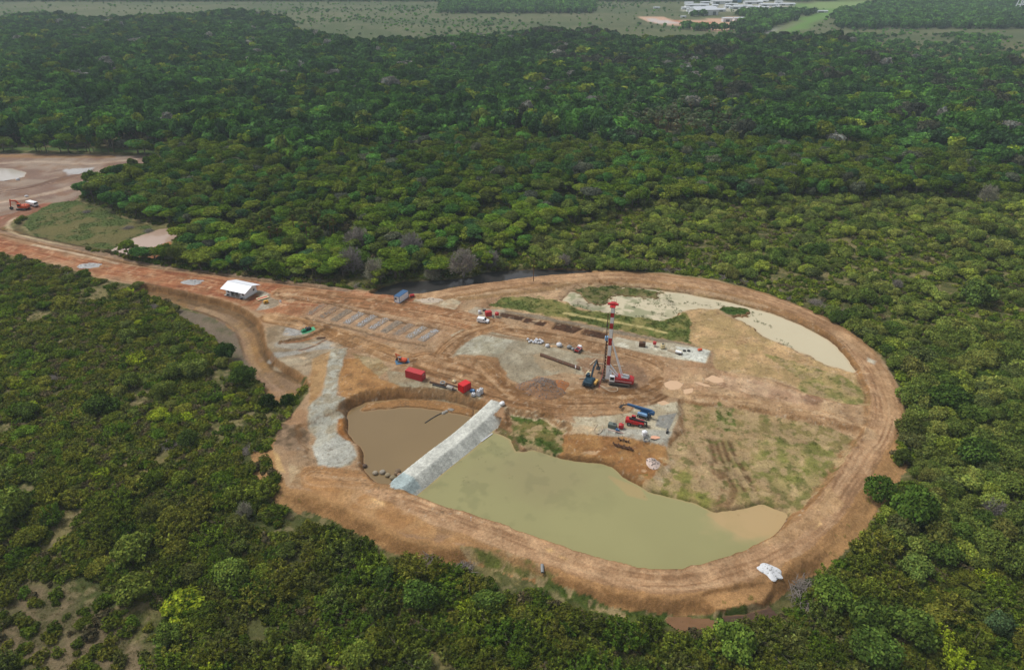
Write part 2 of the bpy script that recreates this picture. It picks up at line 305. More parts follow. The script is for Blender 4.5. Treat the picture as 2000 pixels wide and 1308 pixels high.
for o in (0, 10, 20):
    track([(1392+o,905),(1398+o,935),(1410+o*1.2,962),(1400+o,985)], .7, (124,94,66), z=-1.2, edge=.3, k=.8, level=-1.5, slope=.5)
# south bank below the lift pad and green marsh
area([(1100,846),(1160,850),(1240,858),(1300,872),(1305,905),(1262,945),(1225,938),(1190,915),(1140,905),(1090,895),(1095,865)], -1, -.9, slope=2.5, inn=1, c=(164,122,76), c2=(146,102,60), cs=3, edge=.6, add=.8)
area([(1000,812),(1060,818),(1105,842),(1098,880),(1080,894),(1040,880),(1010,862),(995,840)], -1.4, -1.6, slope=2.5, c=(74,94,34), c2=(118,108,62), cs=3, edge=1.6, es=2.5, cls=4)
area([(975,835),(1000,845),(1015,875),(1000,905),(975,870),(955,862)], -1.9, -2.0, slope=1.5, c=(150,130,84), c2=(106,112,52), cs=2, edge=.6)
LAKE = [(806,962),(830,943),(870,914),(930,872),(962,852),(985,862),(1000,890),(1040,885),(1080,898),(1120,906),(1165,910),(1190,915),(1212,936),(1246,955),(1262,966),(1300,976),(1350,987),(1382,1003),(1400,1012),(1440,1006),(1490,992),(1526,1006),(1512,1036),(1470,1062),(1400,1092),(1322,1116),(1270,1118),(1200,1106),(1130,1082),(1080,1062),(1000,1036),(920,1006),(860,986)]
area(LAKE, -2.2, -3.1, slope=2.6, edge=.35, es=3)
area([(1382,1005),(1440,1000),(1492,990),(1530,1004),(1512,1036),(1460,1050),(1420,1030)], -2.2, -2.3, slope=1.5, c=(206,166,118), edge=.6)
area([(1190,930),(1250,955),(1262,975),(1225,965)], -2.2, -2.3, slope=1, c=(200,156,104), edge=.4)
BROWN = [(686,812),(692,800),(720,790),(780,784),(850,786),(900,795),(934,806),(922,822),(880,862),(834,902),(800,934),(774,952),(752,949),(732,932),(718,915),(717,890),(712,870),(696,860),(687,845)]
area([(600,840),(690,800),(700,860),(722,915),(735,930),(700,935),(630,925)], -1, -1.2, slope=4.5)
area(BROWN, -3, -4.0, slope=2.4, edge=.4, es=2.2)
area([(690,806),(720,790),(780,784),(850,786),(900,795),(924,806),(905,818),(850,806),(780,804),(700,812)], -3, -3.6, slope=4.4, edge=.55, es=1.7)
area([(720,788),(780,781),(860,784),(925,800),(920,812),(850,796),(780,793),(710,800)], -2.9, -2.75, slope=1.2, c=(192,142,92), edge=.7)
# perimeter road
ROAD = [(840,578),(900,567),(980,556),(1060,546),(1150,540),(1220,540),(1300,546),(1380,557),(1460,574),(1530,596),(1590,622),(1640,652),(1682,694),(1710,738),(1724,780),(1726,822),(1706,866),(1680,902),(1650,950),(1612,1002),(1560,1048),(1490,1090),(1410,1120),(1320,1135),(1240,1130),(1150,1108),(1060,1078),(960,1040),(860,1008),(780,982),(700,966)]
track(ROAD, 5.2, (158,120,82), streak=.3, edge=1.0, k=.85)
track(ROAD, 3.3, (178,140,108), level=0.15, slope=1.2, streak=.6, dark=(128,92,64), light=(208,174,142), dep=.3, edge=.7, cls=1, f=1.3)
track([(1640,652),(1700,700),(1735,760),(1742,810)], 2.2, (184,146,112), level=0.1, streak=.4, cls=1)
track([(1690,845),(1640,822),(1600,812)], 3, (184,148,112), streak=.6, dark=(142,104,76), dep=.2, cls=1)
track([(700,940),(660,935),(620,930)], 5, (178,134,92), streak=.4, edge=1.5)
area([(600,950),(680,955),(760,985),(860,1030),(850,1058),(760,1035),(680,990),(610,965)], -.3, None, c=(170,124,78), c2=(184,142,98), cs=4, edge=1.2, k=.8)
area([(1650,985),(1560,1050),(1480,1070),(1510,1045),(1580,1000),(1620,955)], 0, None, c=(196,160,118), k=.5, edge=1)
area([(1694,697),(1712,705),(1708,712),(1694,705)], .15, None, c=(206,200,190), edge=.3)
area([(570,955),(1100,1140),(1420,1200),(1520,1160),(1560,1110),(1540,1100),(1400,1165),(1150,1140),(930,1070),(700,1000)], -1, None, c=(172,126,80), k=0, edge=.5)
# causeway across the ponds
cw = smoothline([W(972,783,.5), W(950,802,.8), W(900,846,.8), W(850,884,.8), W(800,924,.8), W(780,942,.5)])
wcw = window(cw, 12); d_, S_, L_ = seg_dist(X[wcw], Y[wcw], cw, False)
lat = -d_ * L_                                    # + on the east side
nz = (fbm(X[wcw], Y[wcw], 2.2, 3, 51) - .5)
prof = np.where(lat < 0, .35 - 4.2 * np.clip((-lat - 2.2) / 2.0, 0, 1), .35 - 3.1 * np.clip((lat - 1.8) / 3.5, 0, 1))
msk = (d_ < 8)
hi = np.where(msk, prof + nz * .07, -99)
Z[wcw] = np.where((lat > .5) & (lat < 5.2) & msk & (S_ > 6) & (S_ < S_.max() - 1), hi, np.maximum(Z[wcw], hi))
onc = (hi > Z[wcw] - .02) & (lat > -4.4) & (lat < 5.0 + nz) & (S_ > .1)
rib = vnoise(S_ * 1.6, lat * .35 + 7)
cc = srgb((214, 215, 216)) * (1 - .16 * sstep(.35, .8, fbm(X[wcw], Y[wcw], 1.2, 3, 52)))[..., None]
cc = np.where(((lat > 1.6) & (rib > .62))[..., None], cc * .86, cc)
blue = (S_ > S_.max() * .915) & (lat < 4)
cc = np.where(blue[..., None], srgb((176, 192, 202)), cc)
C[wcw] = np.where(onc[..., None], cc, C[wcw]); CL[wcw] = np.where(onc, 3, CL[wcw])
# tilled dark plots, drying-bed ground, puddle hollows
for q in ([(979,609),(1026,618),(1018,625),(975,617)], [(1027,619),(1069,628),(1061,636),(1020,628)], [(1088,629),(1140,640),(1120,650),(1078,641)], [(1143,641),(1188,650),(1180,661),(1136,652)]):
    area(q, 0, -.35, slope=.4, c=(84,56,40), c2=(70,48,36), cs=1.5, edge=.25)
area([(596,612),(650,592),(672,594),(868,642),(848,668),(800,668),(700,640),(600,622)], 0, None, c=(176,144,118), c2=(164,132,106), cs=3, edge=.8)
track([(650,594),(740,618),(800,632),(860,642)], .5, (112,84,60), edge=.3, level=-.35, slope=.5)
track([(600,622),(680,640),(760,662),(830,674)], .5, (124,98,76), edge=.3, level=-.25, slope=.5)
PUD = [[(1299,748),(1310,743),(1322,744),(1332,750),(1325,758),(1310,760),(1301,755)], [(1378,740),(1392,733),(1408,738),(1412,744),(1396,747)], [(1336,761),(1352,758),(1350,765),(1338,768)], [(1285,786),(1296,782),(1306,786),(1294,790)], [(1356,746),(1366,746),(1386,753),(1376,753)]]
for p in PUD: area(p, 0, -.22, slope=.7, c=(170,140,112), edge=.15)
for p in ([(1590,1030),(1602,1018),(1606,1022),(1592,1036)], [(1066,1072),(1076,1070),(1084,1077),(1072,1078)], [(1090,1083),(1110,1090),(1108,1094),(1092,1088)], [(725,972),(750,982),(748,988),(728,978)]):
    area(p, .1, None, c=(220,180,130), edge=.2)
# exposed clay wherever the site is steep
gx = np.gradient(Z, axis=0) / np.gradient(X, axis=0); gy = np.gradient(Z, axis=1) / np.gradient(Y, axis=1)
steep = np.hypot(gx, gy)
mk = (CL != 3) & (CL != 4) & (SITE < np.where((X > 40) & (Y > 125), .6, 7))
sk = (SITE > -.5) & (SITE < 5.2) & (Y < 150) & (CL == 0) & (Z > -2.15); mixc(np.where(sk, .9, 0), srgb((172, 130, 88)))
t = np.where(mk, sstep(.32, .75, steep), 0) * .8 * sstep(.04, .12, C.mean(-1))
ck = srgb((148, 108, 68)) * (1 - n3[..., None] * .5) + srgb((118, 84, 48)) * n3[..., None] * .5
C[:] = C * (1 - t[..., None]) + ck * t[..., None]
SLOPEM = steep
# wet earth just above the water line
for poly_, zw_ in ((LAKE, -2.2), (BROWN, -3.0), (MARSH, -1.3), (CREEK, -1.5)):
    ww, ss = sdf(wp(poly_, zw_), 5); wet = (ss < 4.5) * sstep(.55, .1, np.abs(Z[ww] - zw_ - .1)) * (CL[ww] != 3)
    C[ww] *= (1 - .38 * wet)[..., None]
# flecks of dried puddles, stones and damp earth on bare ground
mixc(np.where(CL == 1, sstep(.52, .7, fbm(X, Y, 6, 4, 96)), 0) * .4, srgb((134, 98, 68))); mixc(np.where((CL == 1) & (SITE < 0), sstep(.56, .68, fbm(X * 1.4, Y, 3, 3, 97)), 0) * .3, srgb((208, 172, 138)))
bare_ = ((CL == 0) | (CL == 1)) & (SITE < -7); f1 = fbm(X * .7, Y * 1.3, 2.2, 3, 91); f2 = fbm(X, Y, 5, 4, 92); f3 = fbm(X * 1.2, Y, .9, 2, 93)
mixc(np.where(bare_, sstep(.66, .74, f1) * sstep(.48, .62, f2), 0) * .5, srgb((212, 182, 152))); mixc(np.where(bare_, sstep(.36, .26, f1) * sstep(.55, .4, f2), 0) * .5, srgb((122, 88, 60)))
mixc(np.where(bare_ | (CL == 2), sstep(.76, .86, f3), 0) * .35, srgb((196, 188, 176))); mixc(np.where((CL == 2) | bare_, sstep(.3, .2, f3), 0) * .5, srgb((104, 86, 68)))
gm_ = (CL == 4) & (SITE < 5); mixc(np.where(gm_, sstep(.56, .66, fbm(X, Y, 1.8, 3, 94)), 0) * .6, srgb((92, 100, 44))); mixc(np.where(gm_ & (Y < 200), sstep(.50, .38, fbm(X, Y, 2.4, 3, 95)), 0) * .7, srgb((178, 152, 118)))
# bumpy detail, weathering
rough = np.where(CL == 3, .03, np.where(SITE < 5, .10, .22))
Z += (n3 - .5) * rough
inn_ = (SITE < 6)[..., None]; gl = C.mean(-1, keepdims=True); C[:] = np.where(inn_, (C * .94 + gl * .06) * np.array([.95, .945, .83]), C)
n4 = fbm(X, Y, 3.2, 4, 98); n5 = fbm(X, Y, .8, 2, 99)
C *= np.where(SITE < 6, (.74 + .50 * n4) * (.84 + .32 * n5), 1.0)[..., None] * (0.84 + .32 * n2 + .12 * (n3 - .5))[..., None]

# far facility ground
for q_ in ((1045,1),(1060,1)): pass
def far_area(pts, c, k=1.0, cls=None, sm=4):
    w, s = sdf(wp(pts, -2), 30); x, y = X[w], Y[w]
    s = s + (fbm(x, y, 20, 3, 61) - .5) * 2 * sm
    t = (sstep(3, -3, s) * k)[..., None]; C[w] = C[w] * (1 - t) + srgb(c) * t; VEG[w] = np.where(s < 2, 0, VEG[w])
    if cls is not None: CL[w] = np.where(s < 0, cls, CL[w])
far_area([(1242,34),(1290,34),(1310,40),(1370,40),(1440,34),(1465,42),(1450,56),(1400,64),(1350,57),(1320,50),(1290,50),(1260,42)], (196,160,134), cls=1)
far_area([(1258,36),(1300,42),(1330,46),(1300,50),(1270,44)], (188,178,172))
far_area([(1310,40),(1350,46),(1400,44),(1380,52),(1330,48)], (178,120,92))
far_area([(1330,16),(1500,4),(1560,8),(1550,16),(1470,24),(1380,26),(1330,24)], (176,174,158), .7)
far_area([(1540,10),(1640,4),(1700,8),(1640,26),(1560,62),(1520,78),(1480,76),(1560,36),(1620,22),(1560,18)], (98,132,64), cls=4)
far_area([(1560,8),(1720,2),(1760,4),(1700,16),(1600,20)], (120,142,84))
far_area([(1486,70),(1560,38),(1604,25),(1608,26),(1566,40),(1494,72)], (150,150,142), sm=1)
far_area([(1490,72),(1570,40),(1576,40),(1500,74)], (112,120,84), sm=1)

def gz(x, y):
    i = min(max(int(np.searchsorted(xs, x)) - 1, 0), NX - 2); j = min(max(int(np.searchsorted(ys, y)) - 1, 0), NY - 2)
    fx = min(max((x - xs[i]) / (xs[i+1] - xs[i]), 0), 1); fy = min(max((y - ys[j]) / (ys[j+1] - ys[j]), 0), 1)
    return float((Z[i,j]*(1-fx)+Z[i+1,j]*fx)*(1-fy)+(Z[i,j+1]*(1-fx)+Z[i+1,j+1]*fx)*fy)
def on(u, v, z=0.0):
    "ground point seen at pixel u, v"
    for _ in range(4):
        x, y = W(u, v, z); z = gz(x, y)
    return Vector((x, y, z))

# ---- materials of the setting
def newmat(name):
    m = bpy.data.materials.new(name); m.use_nodes = True; n = m.node_tree.nodes; n.clear()
    out = n.new('ShaderNodeOutputMaterial'); b = n.new('ShaderNodeBsdfPrincipled')
    m.node_tree.links.new(b.outputs[0], out.inputs[0]); return m, m.node_tree, b
def noise_node(T, scale, detail=5, rough=.6, vec=None):
    n = T.nodes.new('ShaderNodeTexNoise'); n.inputs['Scale'].default_value = scale; n.inputs['Detail'].default_value = detail
    n.inputs['Roughness'].default_value = rough
    if vec is not None: T.links.new(vec, n.inputs['Vector'])
    return n
def mapr(T, src, a, b, c, d):
    m = T.nodes.new('ShaderNodeMapRange'); T.links.new(src, m.inputs[0])
    for i, v in enumerate((a, b, c, d)): m.inputs[i + 1].default_value = v
    return m
def mulc(T, c, f):
    m = T.nodes.new('ShaderNodeMix'); m.data_type = 'RGBA'; m.blend_type = 'MULTIPLY'; m.inputs[0].default_value = 1
    T.links.new(c, m.inputs[6]); T.links.new(f, m.inputs[7]); return m
mEarth, T, B = newmat('earth')
at = T.nodes.new('ShaderNodeAttribute'); at.attribute_name = 'Col'
tc = T.nodes.new('ShaderNodeTexCoord')
a1 = noise_node(T, 1.7, 7, .72, tc.outputs['Object']); a2 = noise_node(T, 4.5, 4, .75, tc.outputs['Object'])
r1 = mapr(T, a1.outputs[0], .32, .68, .72, 1.24); r2 = mapr(T, a2.outputs[0], .32, .68, .78, 1.2)
mm = T.nodes.new('ShaderNodeMath'); mm.operation = 'MULTIPLY'; T.links.new(r1.outputs[0], mm.inputs[0]); T.links.new(r2.outputs[0], mm.inputs[1])
mc = mulc(T, at.outputs['Color'], mm.outputs[0]); T.links.new(mc.outputs[2], B.inputs['Base Color'])
B.inputs['Roughness'].default_value = .95; B.inputs['Specular IOR Level'].default_value = .15
bp = T.nodes.new('ShaderNodeBump'); bp.inputs['Strength'].default_value = .8; bp.inputs['Distance'].default_value = .4
T.links.new(a1.outputs[0], bp.inputs['Height']); T.links.new(bp.outputs[0], B.inputs['Normal'])

def grid_obj(name, fmask, z=None, colr=None, mat=mEarth, step=1):
    "mesh from the grid cells chosen by fmask (cell index i, j)"
    ii, jj = np.nonzero(fmask)
    if len(ii) == 0: return None
    idx = np.arange(NX * NY).reshape(NX, NY)
    quads = np.stack([idx[ii, jj], idx[ii + 1, jj], idx[ii + 1, jj + 1], idx[ii, jj + 1]], 1)
    used, inv = np.unique(quads, return_inverse=True); inv = inv.reshape(-1)
    zz = (Z if z is None else z).reshape(-1)[used]
    co = np.stack([X.reshape(-1)[used], Y.reshape(-1)[used], zz], 1)
    me = bpy.data.meshes.new(name); nf = len(ii)
    me.vertices.add(len(used)); me.vertices.foreach_set('co', co.astype(np.float32).ravel())
    me.loops.add(nf * 4); me.loops.foreach_set('vertex_index', inv.astype(np.int32))
    me.polygons.add(nf); me.polygons.foreach_set('loop_start', np.arange(0, nf * 4, 4, dtype=np.int32))
    me.polygons.foreach_set('use_smooth', np.ones(nf, bool))
    me.update(calc_edges=True)
    cl = (C if colr is None else colr).reshape(-1, 3)[used]
    a = me.color_attributes.new('Col', 'FLOAT_COLOR', 'POINT')
    a.data.foreach_set('color', np.concatenate([cl, np.ones((len(used), 1))], 1).astype(np.float32).ravel())
    me.materials.append(mat)
    o = bpy.data.objects.new(name, me); col.objects.link(o); o['kind'] = 'structure'; return o
fc = CL[:-1, :-1]
grid_obj('ground', fc == 0); grid_obj('dirt_road', fc == 1); grid_obj('gravel_pad', fc == 2)
grid_obj('causeway', fc == 3); grid_obj('meadow', fc == 4)

# ---- water sheets
mWater, T, B = newmat('muddy_water')
at = T.nodes.new('ShaderNodeAttribute'); at.attribute_name = 'Col'; T.links.new(at.outputs['Color'], B.inputs['Base Color'])
B.inputs['Roughness'].default_value = .09; B.inputs['IOR'].default_value = 1.33
tc = T.nodes.new('ShaderNodeTexCoord'); a1 = noise_node(T, .9, 4, .6, tc.outputs['Object'])
bp = T.nodes.new('ShaderNodeBump'); bp.inputs['Strength'].default_value = .16; bp.inputs['Distance'].default_value = .1
T.links.new(a1.outputs[0], bp.inputs['Height']); T.links.new(bp.outputs[0], B.inputs['Normal'])
def water(name, pts, zw, c, mg=3.0, fn=None):
    w, s = sdf(wp(pts, zw), mg + 3)
    m = np.zeros(X.shape, bool); m[w] = s < mg
    cc = np.zeros(X.shape + (3,)); x, y = X[w], Y[w]
    base = np.broadcast_to(srgb(c), x.shape + (3,)).copy() * (.94 + .12 * fbm(x, y, 14, 3, 71))[..., None]
    depth = zw - Z[w]
    sh = sstep(.6, .0, depth)[..., None] * .35
    base = base * (1 - sh) + srgb((186, 146, 102)) * sh
    if fn: base = fn(x, y, s, base)
    cc[w] = base
    return grid_obj(name, m[:-1, :-1], np.full(X.shape, zw), cc, mWater)
def lakefn(x, y, s, b):
    ox, oy = W(1495, 1018, -2.2)
    t = sstep(17, 5, np.hypot(x - ox, (y - oy) * 1.3) + (fbm(x, y, 7, 4, 72) - .5) * 22)[..., None] * .6
    b = b * (1 - t) + srgb((186, 156, 114)) * t
    ox, oy = W(960, 900, -2.2)
    t = sstep(46, 14, np.hypot(x - ox, (y - oy) * 1.2))[..., None] * sstep(.52, .68, fbm(x, y, 3.5, 4, 76))[..., None] * .3
    b = b * (1 - t) + srgb((104, 106, 72)) * t
    ox, oy = W(1060, 925, -2.2)
    t = sstep(24, 6, np.hypot(x - ox, (y - oy) * 1.6) + (fbm(x, y, 5, 3, 73) - .5) * 14)[..., None] * .4
    b = b * (1 - t) + srgb((136, 124, 92)) * t
    return b
water('lake', LAKE, -2.2, (146, 142, 98), fn=lakefn)
water('brown_pond', BROWN, -3.0, (128, 108, 76), mg=1.5)
def marshfn(x, y, s, b):
    b = b * (1 - .35 * sstep(.5, .7, fbm(x, y, 8, 3, 75)) * sstep(90, 50, x + 0 * y))[..., None]
    t = sstep(.44, .6, fbm(x, y * 1.5, 4, 4, 74))[..., None] * sstep(75, 45, x + 0 * y)[..., None] * .7
    return b * (1 - t) + srgb((116, 124, 82)) * t
water('marsh_water', MARSH, -1.3, (196, 186, 156), fn=marshfn)
water('creek_water', CREEK, -1.5, (58, 56, 54), mg=2)
water('roadside_pond', POND_S, -1.3, (172, 148, 130), mg=1)
water('settling_pond', POND_F, -1.35, (178, 170, 160), mg=1.5)
for p in PUD: water('puddle', p, -.12, (216, 184, 152), mg=.6)
water('swamp_pool', [(1310,1214),(1380,1216),(1405,1226),(1395,1242),(1335,1232)], -1.98, (104,74,50), mg=1)
water('swamp_pool', [(1430,1205),(1490,1195),(1505,1210),(1470,1235),(1430,1225)], -1.9, (62,46,40), mg=2)
water('facility_pond', [(1282,43),(1306,44),(1318,47),(1300,49),(1284,47)], -1.6, (120,132,150), mg=2)
water('facility_pond', [(1354,51),(1382,52),(1376,58),(1362,57)], -1.6, (120,132,150), mg=2)
# ------------------------------------------------------------------ mesh kit
MATS = {}
def paint(name, c, rough=.5, metal=0.0, var=.12, scale=3.0, spec=.5):
    "procedural paint or other surface with some weathering"
    if name in MATS: return MATS[name]
    m, T, B = newmat(name)
    tc = T.nodes.new('ShaderNodeTexCoord'); n = noise_node(T, scale, 6, .65, tc.outputs['Object'])
    r = mapr(T, n.outputs[0], .3, .7, 1 - var, 1 + var)
    rgb = T.nodes.new('ShaderNodeRGB'); rgb.outputs[0].default_value = (*srgb(c), 1)
    mc = mulc(T, rgb.outputs[0], r.outputs[0]); T.links.new(mc.outputs[2], B.inputs['Base Color'])
    rr = mapr(T, n.outputs[0], .3, .7, max(0, rough - .12), min(1, rough + .12)); T.links.new(rr.outputs[0], B.inputs['Roughness'])
    B.inputs['Metallic'].default_value = metal; B.inputs['Specular IOR Level'].default_value = spec
    MATS[name] = m; return m
class MB:
    def __init__(s): s.v = []; s.f = []; s.m = []
    def add(s, vs, fs, mi=0):
        o = len(s.v); s.v += [tuple(p) for p in vs]; s.f += [tuple(o + i for i in f) for f in fs]; s.m += [mi] * len(fs); return s
    def box(s, c, d, rz=0, ry=0, rx=0, mi=0, top=1.0, bev=0.0):
        M = Euler((rx, ry, rz)).to_matrix(); hx, hy, hz = d[0] / 2, d[1] / 2, d[2] / 2; vs = []
        if bev > 0:   # chamfered plan and top edge
            b = min(bev, hx * .8, hy * .8, hz * .8)
            ring = [(-hx+b,-hy),(hx-b,-hy),(hx,-hy+b),(hx,hy-b),(hx-b,hy),(-hx+b,hy),(-hx,hy-b),(-hx,-hy+b)]
            lv = [[(x, y, -hz) for x, y in ring], [(x, y, hz - b) for x, y in ring], [(x * (1 - b / hx) * top, y * (1 - b / hy) * top, hz) for x, y in ring]]
            for L_ in lv: vs += [M @ Vector(p) + Vector(c) for p in L_]
            fs = [tuple(range(7, -1, -1)), tuple(range(16, 24))]
            for k in (0, 8):
                for i in range(8): fs.append((k + i, k + (i + 1) % 8, k + 8 + (i + 1) % 8, k + 8 + i))
            return s.add(vs, fs, mi)
        for z in (-hz, hz):
            t = top if z > 0 else 1
            for x, y in ((-hx, -hy), (hx, -hy), (hx, hy), (-hx, hy)): vs.append(M @ Vector((x * t, y * t, z)) + Vector(c))
        return s.add(vs, [(3,2,1,0),(4,5,6,7),(0,1,5,4),(1,2,6,5),(2,3,7,6),(3,0,4,7)], mi)
    def tube(s, p0, p1, r0, r1=None, n=8, mi=0, cap=True):
        r1 = r0 if r1 is None else r1; p0, p1 = Vector(p0), Vector(p1); d = (p1 - p0).normalized()
        a = d.orthogonal().normalized(); b = d.cross(a); vs = []
        for p, r in ((p0, r0), (p1, r1)):
            for i in range(n): t = 2 * math.pi * i / n; vs.append(p + a * math.cos(t) * r + b * math.sin(t) * r)
        fs = [(i, (i + 1) % n, n + (i + 1) % n, n + i) for i in range(n)]
        if cap: fs += [tuple(range(n - 1, -1, -1)), tuple(range(n, 2 * n))]
        return s.add(vs, fs, mi)
    def path(s, pts, r, n=6, mi=0):
        pts = [Vector(p) for p in pts]; vs = []; fs = []
        for k, p in enumerate(pts):
            d = (pts[min(k + 1, len(pts) - 1)] - pts[max(k - 1, 0)]).normalized()
            a = (d.cross(Vector((0, 0, 1))) if abs(d.z) < .95 else Vector((1, 0, 0))).normalized(); b = d.cross(a)
            rr = r[k] if isinstance(r, (list, tuple)) else r
            for i in range(n): t = 2 * math.pi * i / n; vs.append(p + a * math.cos(t) * rr + b * math.sin(t) * rr)
        for k in range(len(pts) - 1):
            for i in range(n): fs.append((k * n + i, k * n + (i + 1) % n, (k + 1) * n + (i + 1) % n, (k + 1) * n + i))
        fs += [tuple(range(n - 1, -1, -1)), tuple(range((len(pts) - 1) * n, len(pts) * n))]
        return s.add(vs, fs, mi)
    def prism(s, prof, y0, y1, mi=0):
        "profile in x,z extruded along y"
        n = len(prof); vs = [(x, y0, z) for x, z in prof] + [(x, y1, z) for x, z in prof]
        fs = [tuple(range(n)), tuple(range(2 * n - 1, n - 1, -1))] + [(i, i + n, (i + 1) % n + n, (i + 1) % n) for i in range(n)]
        return s.add(vs, fs, mi)
    def blob(s, c, r, n=10, m=7, jit=.1, mi=0, seed=0, flat=0.0):
        rr = random.Random(seed); vs = []; fs = []
        for j in range(m + 1):
            th = math.pi * j / m
            for i in range(n):
                ph = 2 * math.pi * i / n; k = 1 + rr.uniform(-jit, jit)
                z = math.cos(th) * r[2] * k
                if flat and z < -flat * r[2]: z = -flat * r[2]
                vs.append((c[0] + math.sin(th) * math.cos(ph) * r[0] * k, c[1] + math.sin(th) * math.sin(ph) * r[1] * k, c[2] + z))
        for j in range(m):
            for i in range(n): fs.append((j*n+i, (j+1)*n+i, (j+1)*n+(i+1)%n, j*n+(i+1)%n))
        return s.add(vs, fs, mi)
    def build(s, name, mat, parent=None, smooth=False, loc=None, rz=0.0):
        me = bpy.data.meshes.new(name); me.from_pydata(s.v, [], s.f); me.update()
        for m in (mat if isinstance(mat, (list, tuple)) else [mat]): me.materials.append(m)
        if any(s.m): me.polygons.foreach_set('material_index', s.m)
        if smooth: me.polygons.foreach_set('use_smooth', [True] * len(s.f))
        o = bpy.data.objects.new(name, me); col.objects.link(o)
        if parent is not None: o.parent = parent
        if loc is not None: o.location = loc; o.rotation_euler = (0, 0, rz)
        return o
def tag(o, label, cat, group=None, kind=None):
    o['label'] = label
    if cat: o['category'] = cat
    if group: o['group'] = group
    if kind: o['kind'] = kind
    return o
def thing(name, label, cat, loc, rz=0.0, group=None, tilt=None):
    o = bpy.data.objects.new(name, None); col.objects.link(o); o.empty_display_size = .5
    o.location = loc; o.rotation_euler = (tilt[0] if tilt else 0, tilt[1] if tilt else 0, rz)
    return tag(o, label, cat, group)
def copy_tree(o, parent=None):
    c = o.copy(); col.objects.link(c); c.parent = parent
    for ch in [k for k in bpy.data.objects if k.parent == o]: copy_tree(ch, c)
    return c
def heading(p, q): return math.atan2(q[1] - p[1], q[0] - p[0])
# ------------------------------------------------------------------ plants
def leafmat(name, transl=.25):
    m = bpy.data.materials.new(name); m.use_nodes = True; T = m.node_tree; n = T.nodes; n.clear()
    out = n.new('ShaderNodeOutputMaterial')
    a = n.new('ShaderNodeAttribute'); a.attribute_type = 'INSTANCER'; a.attribute_name = 'tint'
    b = n.new('ShaderNodeAttribute'); b.attribute_name = 'Leaf'
    mc = mulc(T, a.outputs['Color'], b.outputs['Color'])
    d = n.new('ShaderNodeBsdfDiffuse'); t = n.new('ShaderNodeBsdfTranslucent'); mx = n.new('ShaderNodeMixShader'); mx.inputs[0].default_value = transl
    for s in (d, t): T.links.new(mc.outputs[2], s.inputs['Color'])
    T.links.new(d.outputs[0], mx.inputs[1]); T.links.new(t.outputs[0], mx.inputs[2]); T.links.new(mx.outputs[0], out.inputs[0])
    return m
mLeaf = leafmat('foliage'); mTrunk = paint('bark', (112, 102, 90), .9, var=.3, spec=.1)
mTwig = paint('dry_twigs', (128, 120, 112), .9, var=.25, spec=.1); mHusk = paint('palm_husk', (112, 88, 62), .9, var=.3, spec=.1)
def leaf_geo(P, N, size, asp, val, rs, bend=0.0):
    "one quad per leaf clump"
    n = len(P); t = rs.normal(size=(n, 3)); t -= (t * N).sum(1)[:, None] * N; t /= np.linalg.norm(t, axis=1)[:, None] + 1e-9
    b = np.cross(N, t); s = size[:, None]
    q = np.stack([P - t * s * asp - b * s * .55, P + t * s * asp * .3 - b * s * .95, P + t * s * asp + b * s * .4, P - t * s * asp * .4 + b * s * .9], 1)
    q += rs.normal(scale=.18, size=q.shape) * s[:, None]
    return q.reshape(-1, 3), np.repeat(val, 4, axis=0)
def np_mesh(name, vq, cq, extra=None, mats=None):
    "vq: quad soup vertices; extra: MB with wood (second material)"
    nv = len(vq); nf = nv // 4
    ev, ef = ([], []) if extra is None else (extra.v, extra.f)
    allv = np.concatenate([vq, np.array(ev).reshape(-1, 3)]) if len(ev) else vq
    me = bpy.data.meshes.new(name); me.vertices.add(len(allv)); me.vertices.foreach_set('co', allv.astype(np.float32).ravel())
    lv = list(range(nv)); ls = list(range(0, nv, 4)); k = nv
    for f in ef: ls.append(k); k += len(f); lv += [nv + i for i in f]
    me.loops.add(len(lv)); me.loops.foreach_set('vertex_index', lv); me.polygons.add(len(ls)); me.polygons.foreach_set('loop_start', ls)
    me.update(calc_edges=True)
    a = me.color_attributes.new('Leaf', 'FLOAT_COLOR', 'POINT'); cc = np.ones((len(allv), 4)); cc[:nv, :3] = cq; a.data.foreach_set('color', cc.astype(np.float32).ravel())
    for m in (mats or [mLeaf, mTrunk]): me.materials.append(m)
    me.polygons.foreach_set('material_index', [0] * nf + [1] * len(ef)); me.validate(); return me
